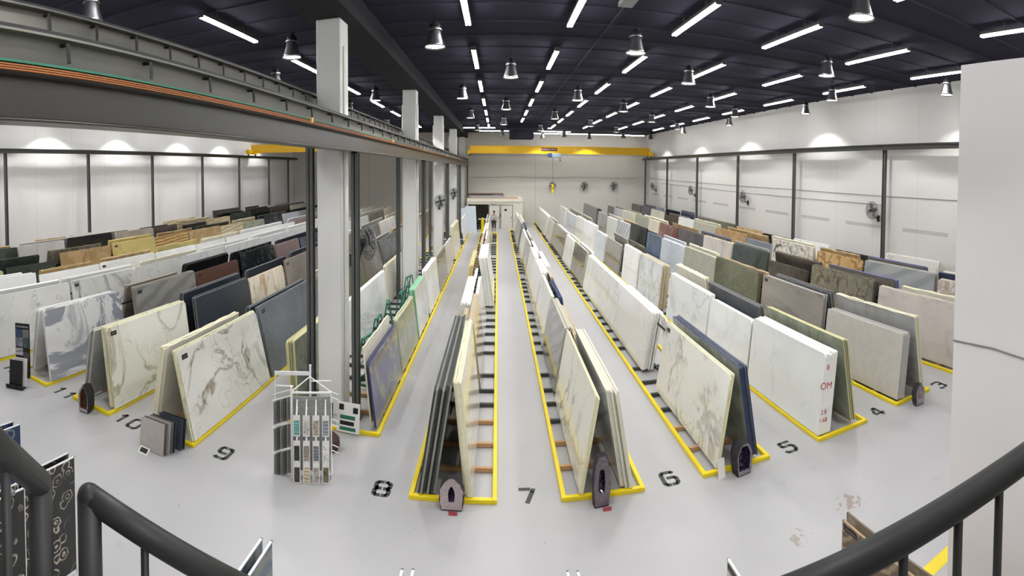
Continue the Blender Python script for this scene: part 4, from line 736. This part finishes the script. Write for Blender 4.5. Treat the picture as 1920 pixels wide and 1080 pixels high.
# ------------------------------------------------------------------ display panels near the mezzanine
def panel(x, y0, y1, z1, code, face, label, edge=WIRE, sticker=False, th=.02):
    t = thing('stone_display', label, 'display slab', (x * U, y0 * U, 0), (0, 0, 0)); L_ = (y1 - y0) * U; h = z1 * U
    q = MB(); q.box(0, th, .012, L_ - .012, .1, h - .012); build(q, 'stone_sheet', ST[code][0], t)
    q = MB(); q.box(-.002, th + .002, 0, .012, .05, h); q.box(-.002, th + .002, L_ - .012, L_, .05, h); q.box(-.002, th + .002, 0, L_, h - .012, h); q.box(-.002, th + .002, 0, L_, .05, .1); q.box(-.035, .05, .1, .16, 0, .05); q.box(-.035, .05, L_ - .16, L_ - .1, 0, .05); build(q, 'edge_frame', edge, t)
    if sticker:
        xx = -.004 if face < 0 else th + .003; q = MB(); q.box(min(xx, xx - .003 * 1), xx + .001, L_ - .25, L_ - .03, h - .09, h - .03); s_ = build(q, 'name_sticker', BLACK, t)
        q = MB(); q.box(xx - .006, xx - .003, L_ - .22, L_ - .06, h - .063, h - .057); build(q, 'printed_line', MGREY, s_)
panel(-.925, .632, .788, .3, 'agb', 1, 'black agate panel with pale rings, front sheet at lower left')
panel(-.945, .625, .786, .302, 'agb', 1, 'black sheet standing just behind the front agate panel')
panel(-.905, .3, .622, .3, 'agb', 1, 'black agate panel at the far lower left with a chrome clamp')
panel(-.925, .3, .618, .302, 'agb', 1, 'sheet behind the black agate panel with the chrome clamp')
q = MB(); q.box(-.93 * U, -.9 * U, .585 * U, .595 * U, .3 * U - .03, .3 * U + .02); tag(build(q, 'panel_clamp', ALU), 'small chrome clamp on the pair of agate panels at lower left', 'clamp')
panel(-1.143, .42, .777, .3, 'agu', 1, 'blue agate panel at the left edge')
panel(-1.165, .4, .768, .302, 'agu', 1, 'sheet standing just behind the blue agate panel')
panel(-.412, .5, .823, .3, 'sea', 1, 'blue grey panel with white edge, right one of the lower left pair')
panel(-.432, .5, .821, .3, 'sea', 1, 'dark panel with white edge, left one of the lower left pair')
panel(-.165, .5, .834, .3, 'wh', 1, 'white edged panel tip left of the centre bottom edge')
panel(-.146, .5, .837, .3, 'wh', 1, 'white edged panel tip nearer the centre bottom edge')
panel(.123, .5, .838, .3, 'wh', -1, 'white edged panel tip at the bottom, below the painted 7')
panel(.141, .5, .836, .3, 'wh', -1, 'second white edged panel tip below the painted 7')
panel(.405, .5, .785, .3, 'crm', -1, 'cream panel with black sticker and white edge, bottom right of centre', sticker=True)
panel(.648, .45, .752, .3, 'cor', -1, 'brown fossil patterned panel with black sticker, under the right handrail', edge=basic('tan_edge', (176, 150, 120), .6), sticker=True)
panel(.668, .45, .762, .302, 'tanr', -1, 'taupe sheet just behind the brown fossil patterned panel', edge=basic('taupe_edge', (128, 112, 100), .6))

# ------------------------------------------------------------------ mosaic sample stand
def mosaic_stand():
    t = thing('sample_stand', 'tall white wire stand full of hanging mosaic sample boards', 'display stand', (-.645 * U, 1.448 * U, 0), (0, 0, .34)); W_, H_, D_ = .72, 1.66, .5
    q = MB(); q.box(-.02, .02, -.02, .02, 0, H_ + .03); q.box(W_ - .01, W_ + .01, -.01, .01, 0, H_ - .06); q.box(0, W_, -.012, .012, H_ - .1, H_ - .07); q.box(0, W_, -.01, .01, .06, .08)
    q.box(W_ * .42, W_ * .42 + .04, D_, D_ + .04, 0, H_ + .22); q.box(-.36, W_ * .42, D_, D_ + .02, H_ + .02, H_ + .09); q.box(-.36, -.34, D_ - .02, D_, 0, H_ + .08); q.box(-.36, .0, D_ - .01, D_ + .01, H_ - .2, H_ - .18); q.box(W_ * .42, W_, D_, D_ + .02, H_ - .1, H_ - .08)
    q.tube([(W_ * .44, D_, H_ + .0), (W_, 0, H_ - .07)], .01, 5); q.tube([(0, 0, H_ - .07), (W_ * .44, D_, H_ + .0)], .01, 5); q.box(0, W_ + .02, D_ - .01, D_ + .01, .05, .07); q.box(-.01, .01, 0, D_, .05, .07); q.box(W_, W_ + .02, 0, D_, .05, .07); build(q, 'frame', WIRE, t)
    q = MB()
    for i in range(15): q.tube([(i * W_ / 14, .03, .08), (i * W_ / 14, .03, H_ - .08)], .0022, 4)
    for i in range(22): q.tube([(0, .03, .1 + i * .068), (W_, .03, .1 + i * .068)], .0022, 4)
    build(q, 'wire_grid', MGREY, t)
    bk = MB(); bk.box(.02, W_ - .02, .1, .11, .08, H_ - .2); build(bk, 'back_sheet', basic('sample_grey', (170, 170, 168), .6, noise=.3, nscale=16), t)
    cols = [(110, 170, 165), (200, 198, 192), (170, 160, 140), (140, 150, 158), (50, 50, 48), (150, 140, 125), (120, 128, 130), (225, 225, 222), (70, 64, 52), (206, 190, 160), (170, 168, 155), (120, 112, 84)]
    bm = MB(); bm.box(-.062, .062, -.008, .0, -.38, 0); bme = bm.mesh('sample_board', WHITE)
    for k in range(12):
        r_, c_ = divmod(k, 4); x = .1 + c_ * .172; z = (1.24, .78, .37)[r_] + (.0, .0, .02)[r_]; y = -.16
        b_ = link('sample_board', bme, t, (x, y, z))
        q = MB(); q.box(-.048, .048, -.011, -.008, -.36, -.09); mm = stone('mosaic_%d' % k, 'p' if k % 3 else 'b', cols[k], tuple(min(255, int(v * 1.15)) for v in cols[k]), tuple(int(v * .6) for v in cols[k]), sc=6, amt=.6); build(q, 'mosaic_tile', mm, b_)
        q = MB(); q.tube([(x, .02, z + .06), (x, y + .02, z + .0), (x, y - .02, z - .0)], .015, 6); q.tube([(x, .02, z + .2), (x, y - .01, z + .01)], .012, 6); build(q, 'hook', WIRE, t)
    db = MB(); db.box(-.004, .004, .0, .12, -.42, 0); dms = [db.mesh('side_sample', basic('side_%d' % i, c_, .6, noise=.3, nscale=30)) for i, c_ in enumerate([(120, 120, 118), (160, 160, 158), (92, 92, 90)])]
    for z in (1.48, .98, .5):
        for i in range(8): link('side_sample', dms[i % 3], t, (-.045 - i * .042, -.0 + i * .012, z - .02 * i), (0, 0, -.5))
        for a_, b_, r_ in (((0, .02, z + .03), (-.37, .13, z - .13), .012), ((0, .12, z + .1), (-.37, .23, z - .06), .009), ((W_, .04, z), (W_ + .13, .0, z - .04), .009), ((W_, .14, z + .05), (W_ + .13, .1, z + .01), .009)): q = MB(); q.tube([a_, b_], r_, 6); build(q, 'side_arm', WIRE, t)
mosaic_stand()

# ------------------------------------------------------------------ posters, boards, easels
t = thing('display_poster', 'black poster with photos and lettering beside the swirled slab at left', 'poster', (-1.96 * U, 1.4 * U, 0), (0, 0, .55)); q = MB(); q.box(-.42, .0, .0, .03, 0, 1.5); build(q, 'poster_board', BLACK, t)
for i, (x0, x1, z0, z1, c_) in enumerate([(-.41, -.21, 1.12, 1.34, (70, 96, 140)), (-.2, -.02, 1.1, 1.34, (120, 118, 112)), (-.41, -.21, .86, 1.11, (150, 150, 165)), (-.2, -.02, .84, 1.09, (90, 110, 108)), (-.41, -.2, .62, .82, (190, 190, 190)), (-.19, -.02, .5, .72, (70, 70, 72))]):
    q = MB(); q.box(x0, x1, -.003, 0, z0, z1); build(q, 'photo_print', stone('print_%d' % i, 'w', c_, tuple(int(v * .75) for v in c_), tuple(min(255, int(v * 1.3)) for v in c_), sc=3, amt=.6), t)
text('STONEBURG', 'poster_text', .062, WHITE, t, (-.21, -.004, 1.41), (PI / 2, 0, 0), .001)
t = thing('tile_easel', 'small black easel holding a black tile and a white tile', 'easel', (-1.9 * U, 1.3 * U, 0), (0, 0, .5))
q = MB(); q.box(-.36, .12, -.12, .12, 0, .05); q.box(-.36, .12, -.14, -.1, .05, .11); build(q, 'easel_base', DARK, t)
q = MB(); q.box(-.3, .08, -.07, -.055, .06, .72); build(q, 'black_tile', BLACK, t, rot=(-.1, 0, 0))
q = MB(); q.box(-.2, .17, .0, .015, .06, .78); build(q, 'white_tile', WHITE, t, rot=(-.1, 0, 0))
for i, (c_, dx, dy) in enumerate([((196, 188, 180), 0, 0), ((120, 114, 108), .06, .05), ((200, 196, 192), .1, .1), ((130, 126, 122), .14, .15), ((64, 66, 70), .18, .2), ((70, 78, 90), .3, .32), ((58, 60, 64), .34, .38)]):
    q = MB(); q.box(0, .6, 0, .012, .0, .6); o = tag(build(q, 'sample_tile', stone('tile_%d' % i, 'v', c_, tuple(int(v * .94) for v in c_), tuple(int(v * .85) for v in c_), sc=1.5, amt=.4, rough=.3), None, (-1.19 * U + dx * .6, 1.327 * U + dy * 1.15, .012), (-.13, 0, .02)),
        '%s tile standing in the row before rack end by number 10' % ('pinkish beige front', 'dark taupe second', 'pale grey third', 'mid grey fourth', 'charcoal fifth', 'slate blue sixth', 'charcoal hindmost')[i], 'tile', 'sample tiles standing in a row')
t = thing('price_holder', 'small white sign holder lying against the beige front tile', 'sign holder', (-1.175 * U, 1.318 * U, 0), (0, 0, .02)); q = MB(); q.add([(0, -.1, 0), (.24, -.1, 0), (.24, .02, 0), (0, .02, 0), (0, .0, .09), (.24, .0, .09)], [(0, 3, 2, 1), (0, 1, 5, 4), (2, 3, 4, 5), (1, 2, 5), (0, 4, 3)]); build(q, 'holder', WHITE, t)
q = MB(); q.add([(.03, -.085, .016), (.21, -.085, .016), (.21, -.018, .077), (.03, -.018, .077)], [(0, 1, 2, 3)]); build(q, 'sign_face', DARK, t)
t = thing('mosaic_poster', 'white poster with dark mosaic swatches at the rack by number 8', 'poster', (-.6 * U, 1.76 * U, 0), (-.12, 0, -.08)); q = MB(); q.box(0, .52, 0, .02, .05, .66); build(q, 'poster_board', WHITE, t)
for k, (x0, x1, z0, z1, m) in enumerate([(.05, .16, .5, .62, BLACK), (.37, .48, .46, .58, DARK), (.08, .42, .32, .4, GREEN), (.08, .4, .2, .28, DARK), (.08, .44, .09, .16, GREEN)]): q = MB(); q.box(x0, x1, -.004, 0, z0, z1); build(q, 'swatch', m, t)
t = thing('portrait_poster', 'small dark poster with a face photo behind the mosaic stand', 'poster', (-.652 * U, 1.74 * U, 0), (-.12, 0, -.08)); q = MB(); q.box(0, .24, 0, .015, .3, .66); build(q, 'poster_board', basic('navy_print', (36, 44, 70), .5), t); q = MB(); q.box(.08, .17, -.003, 0, .44, .58); build(q, 'portrait', basic('skin_print', (170, 120, 100), .6), t); q = MB(); q.tube([(.12, .05, 0), (.12, .05, .5)], .02, 6); build(q, 'stand', DARK, t)
q = MB(); q.lathe([(0, 0), (.16, 0), (.2, .1), (.19, .22), (.1, .32), (0, .33)], 14); tag(build(q, 'dark_basket', basic('basket', (70, 44, 44), .7, noise=.3, nscale=20), None, (-.585 * U, 1.65 * U, 0)), 'low round dark red basket behind the mosaic stand', 'basket')
q = MB(); q.box(0, .16, 0, .01, 0, .34); tag(build(q, 'leaflet', WHITE, None, (.7 * U, 1.425 * U, .0), (-.25, .06, .2)), 'white leaflet leaning on the rack corner beside the dark amethyst', 'leaflet')

# ------------------------------------------------------------------ amethyst geodes
def geode(x, y, wd, h, dp, rz, shell, rim, core, label, pointed=.5, lean=0, inner=.74):
    t = thing('amethyst_geode', label, 'geode', (x * U, y * U, 0), (0, 0, rz)); r = random.Random(int(abs(x) * 1000)); n = 26
    def prof(sc_, zb, zt):
        out = []; H2 = zt - zb
        def wz(f): return (.86 + .14 * math.sin(f * 3)) if f < .45 else (.86 + .14 * math.sin(1.35)) * max(.12, 1 - (pointed + .3) * ((f - .45) / .55) ** 2.4)
        for i in range(12): f = i / 11; out.append((wd / 2 * sc_ * wz(f) * r.uniform(.93, 1.04) + lean * H2 * f, zb + H2 * f * r.uniform(.985, 1.0)))
        for i in range(12): f = 1 - i / 11; out.append((-wd / 2 * sc_ * wz(f) * r.uniform(.93, 1.04) + lean * H2 * f, zb + H2 * f * r.uniform(.985, 1.0)))
        for xx in (-.3, .3): out.append((wd / 2 * sc_ * xx, zb))
        return out[::-1]
    q = MB(); rings = [(prof(.72, .06, h * .9), dp), (prof(1, .02, h), dp * .6), (prof(1, .0, h), dp * .1), (prof(.94, .03, h * .98), 0)]
    V = [(px, yy, pz) for pr, yy in rings for px, pz in pr]; Fs = [(k * n + j, k * n + (j + 1) % n, (k + 1) * n + (j + 1) % n, (k + 1) * n + j) for k in range(3) for j in range(n)] + [tuple(range(n))]
    q.add(V, Fs); build(q, 'shell', shell, t)
    q = MB(); o_ = rings[3][0]; i_ = prof(inner, .09 if inner > .6 else h * .26, h * (.9 if inner > .6 else .72)); q.add([(px, 0, pz) for px, pz in o_] + [(px, .02, pz) for px, pz in i_], [(j, (j + 1) % n, n + (j + 1) % n, n + j) for j in range(n)]); build(q, 'rim', rim, t)
    q = MB(); rs = [(1, .02), (.85, dp * .35), (.5, dp * .55)]; cz_ = h * .48; V = []
    for sc_, yy in rs:
        for px, pz in i_: V.append((px * sc_ + r.uniform(-.008, .008), yy + r.uniform(-.015, .015) * (sc_ < 1), cz_ + (pz - cz_) * sc_))
    q.add(V, [(k * n + j, k * n + (j + 1) % n, (k + 1) * n + (j + 1) % n, (k + 1) * n + j) for k in range(2) for j in range(n)] + [tuple(range(2 * n, 3 * n))]); build(q, 'crystals', core, t)
AME = stone('amethyst', 's', (44, 34, 58), (28, 22, 36), (120, 104, 136), sc=1.4, amt=.5, rough=.2); AMP = stone('amethyst_pale', 's', (182, 168, 168), (160, 144, 148), (215, 205, 205), sc=1.4, amt=.6, rough=.4)
AMQ = stone('amethyst_mid', 's', (112, 100, 106), (84, 74, 84), (160, 150, 154), sc=1.4, amt=.6, rough=.3); CRIM = stone('crystal_rim', 's', (150, 142, 148), (110, 104, 110), (210, 205, 205), sc=2, amt=.5, rough=.5); SH = basic('geode_shell', (44, 42, 46), .8, noise=.3, nscale=15, bump=.6); AMB = basic('geode_amber', (92, 60, 40), .4, noise=.5, nscale=14, bump=.4)
geode(-.131, 1.415, .42, .56, .2, 0, SH, AMP, AME, 'rounded pale pink geode before the rack between 8 and 7', .5, 0, .26)
geode(.312, 1.41, .3, .88, .2, .1, SH, AMQ, AME, 'narrow purple amethyst geode before the rack between 7 and 6', .2, 0, .4)
geode(.788, 1.41, .36, .6, .3, .12, SH, CRIM, AME, 'dark hollow amethyst geode before the rack between 6 and 5', .3)
geode(1.638, 1.4, .3, .54, .2, -.1, SH, CRIM, AMP, 'small black rimmed geode before the rack between 4 and 3', .5)
geode(-1.531, 1.36, .3, .66, .3, .15, SH, CRIM, AMB, 'tall black geode with amber hollow before the rack between 11 and 10', .7)
for i, (x, y) in enumerate(((-.125, 1.398), (.325, 1.392))):
    q = MB(); q.box(-.07, .07, 0, .02, .0, .06); tag(build(q, 'price_tag', basic('tag_red', (150, 60, 66), .5), None, (x * U, y * U, 0), (-.5, 0, 0)), 'small red price tag at the foot of the %s geode' % ('pale pink', 'narrow purple')[i], 'price tag')

# ------------------------------------------------------------------ green slab trolleys between the columns
tg = None
for i, (x, y) in enumerate([(-.6, 2.15), (-.615, 2.45), (-.62, 2.75), (-.6, 3.0), (-.59, 3.2), (-.64, 3.45), (-.6, 4.3)]):
    if tg is None:
        tg = thing('slab_trolley', '', 'trolley'); q = MB()
        for yy in (0, .5): q.tube([(-.22, yy, .08), (-.03, yy, 1.3), (.03, yy, 1.3), (.22, yy, .08)], .022, 5); q.box(-.3, .3, yy - .03, yy + .03, .08, .14)
        q.box(-.03, .03, 0, .5, 1.27, 1.32); q.box(-.3, -.25, 0, .5, .08, .14); q.box(.25, .3, 0, .5, .08, .14); q.tube([(-.14, 0, .6), (-.14, .5, .6)], .015, 5); q.tube([(.14, 0, .6), (.14, .5, .6)], .015, 5)
        build(q, 'trolley_frame', GREEN, tg)
        for a in (-.26, .26):
            for b_ in (.05, .45): q = MB(); q.tube([(a - .02, b_, .05), (a + .02, b_, .05)], .05, 10); build(q, 'wheel', BLACK, tg)
        o = tg
    else: o = dup(tg)
    o.location = (x * U, y * U, 0); o.rotation_euler = (0, 0, .1 * ((i * 7) % 5 - 2)); o['label'] = '%s green A-frame trolley behind the row facing aisle eight' % ('nearest' if i == 0 else ORD[i] + ' nearest'); o['group'] = 'green slab trolleys'

# ------------------------------------------------------------------ person walking away
def skin(name, pts, edges, rad, mat, parent, sub=2):
    me = bpy.data.meshes.new(name); me.from_pydata(pts, edges, []); me.materials.append(mat); o = link(name, me, parent)
    m_ = o.modifiers.new('skin', 'SKIN'); m_.use_smooth_shade = True
    for v, r_ in zip(me.skin_vertices[0].data, rad): v.radius = r_ if isinstance(r_, tuple) else (r_, r_)
    me.skin_vertices[0].data[0].use_root = True
    s_ = o.modifiers.new('sub', 'SUBSURF'); s_.levels = s_.render_levels = sub; return o
pp = thing('person', 'person in pale grey shirt and dark trousers walking towards the office door', 'person', (-.055 * U, 8.1 * U, 0))
SK = basic('skin', (176, 128, 102), .6)
pts = [(0, 0, .98), (0, 0, 1.2), (0, 0, 1.42), (0, -.01, 1.54), (0, -.01, 1.62), (0, .01, 1.74), (-.09, 0, .92), (-.1, .1, .5), (-.1, .06, .08), (-.1, .2, .03), (.09, 0, .92), (.11, -.06, .5), (.11, -.2, .12), (.11, -.1, .03),
       (-.2, 0, 1.44), (-.26, -.02, 1.16), (-.24, .1, .92), (-.235, .14, .84), (.2, 0, 1.44), (.27, .0, 1.16), (.27, .0, .92), (.265, .01, .84)]
ed = [(0, 1), (1, 2), (2, 3), (3, 4), (4, 5), (0, 6), (6, 7), (7, 8), (8, 9), (0, 10), (10, 11), (11, 12), (12, 13), (2, 14), (14, 15), (15, 16), (16, 17), (2, 18), (18, 19), (19, 20), (20, 21)]
for b0, hx in ((17, -.235), (21, .265)):
    for k in range(5):
        p_ = pts[b0]; dx = (k - 2) * .017; ln = (.055, .08, .09, .083, .065)[k]
        if k == 0: pts.append((p_[0] + .04 * (1 if hx < 0 else -1), p_[1] + .03, p_[2] - .03)); ed.append((b0, len(pts) - 1)); continue
        pts.append((p_[0] + .002, p_[1] + dx, p_[2] - ln)); ed.append((b0, len(pts) - 1)); pts.append((p_[0] + .006, p_[1] + dx + .012, p_[2] - ln - .045)); ed.append((len(pts) - 2, len(pts) - 1))
rad = [(.13, .1), (.12, .09), (.14, .09), .055, .06, .09, .085, .06, .04, .035, .085, .06, .04, .035, .055, .042, .03, (.02, .035), .055, .042, .03, (.02, .035)] + [.009] * (len(pts) - 22)
skin('body', pts, ed, rad, SK, pp, 1)
skin('shirt', [(0, 0, .96), (0, 0, 1.2), (0, 0, 1.43), (0, 0, 1.49), (-.2, 0, 1.44), (-.265, -.02, 1.18), (-.26, .05, 1.02), (.2, 0, 1.44), (.275, 0, 1.18), (.28, 0, 1.02)], [(0, 1), (1, 2), (2, 3), (2, 4), (4, 5), (5, 6), (2, 7), (7, 8), (8, 9)], [(.175, .13), (.16, .12), (.17, .115), .075, .075, .062, .055, .075, .062, .055], basic('shirt', (196, 196, 198), .8), pp, 1)
skin('trousers', [(0, 0, .98), (-.09, 0, .9), (-.1, .1, .52), (-.1, .06, .2), (.09, 0, .9), (.11, -.06, .52), (.11, -.16, .22)], [(0, 1), (1, 2), (2, 3), (0, 4), (4, 5), (5, 6)], [(.155, .12), .11, .08, .065, .11, .08, .065], basic('trousers', (34, 34, 38), .8), pp, 1)
q = MB(); q.lathe([(.0, .115), (.06, .1), (.095, .05), (.1, 0), (.08, -.06), (.0, -.07)], 14); build(q, 'hair', BLACK, pp, (0, -.015, 1.76), smooth=True)
for x, y in ((-.1, .12), (.11, -.16)): q = MB(); q.box(x - .045, x + .045, y - .08, y + .17, 0, .08); bevel(build(q, 'shoe', BLACK, pp), .03, 2)
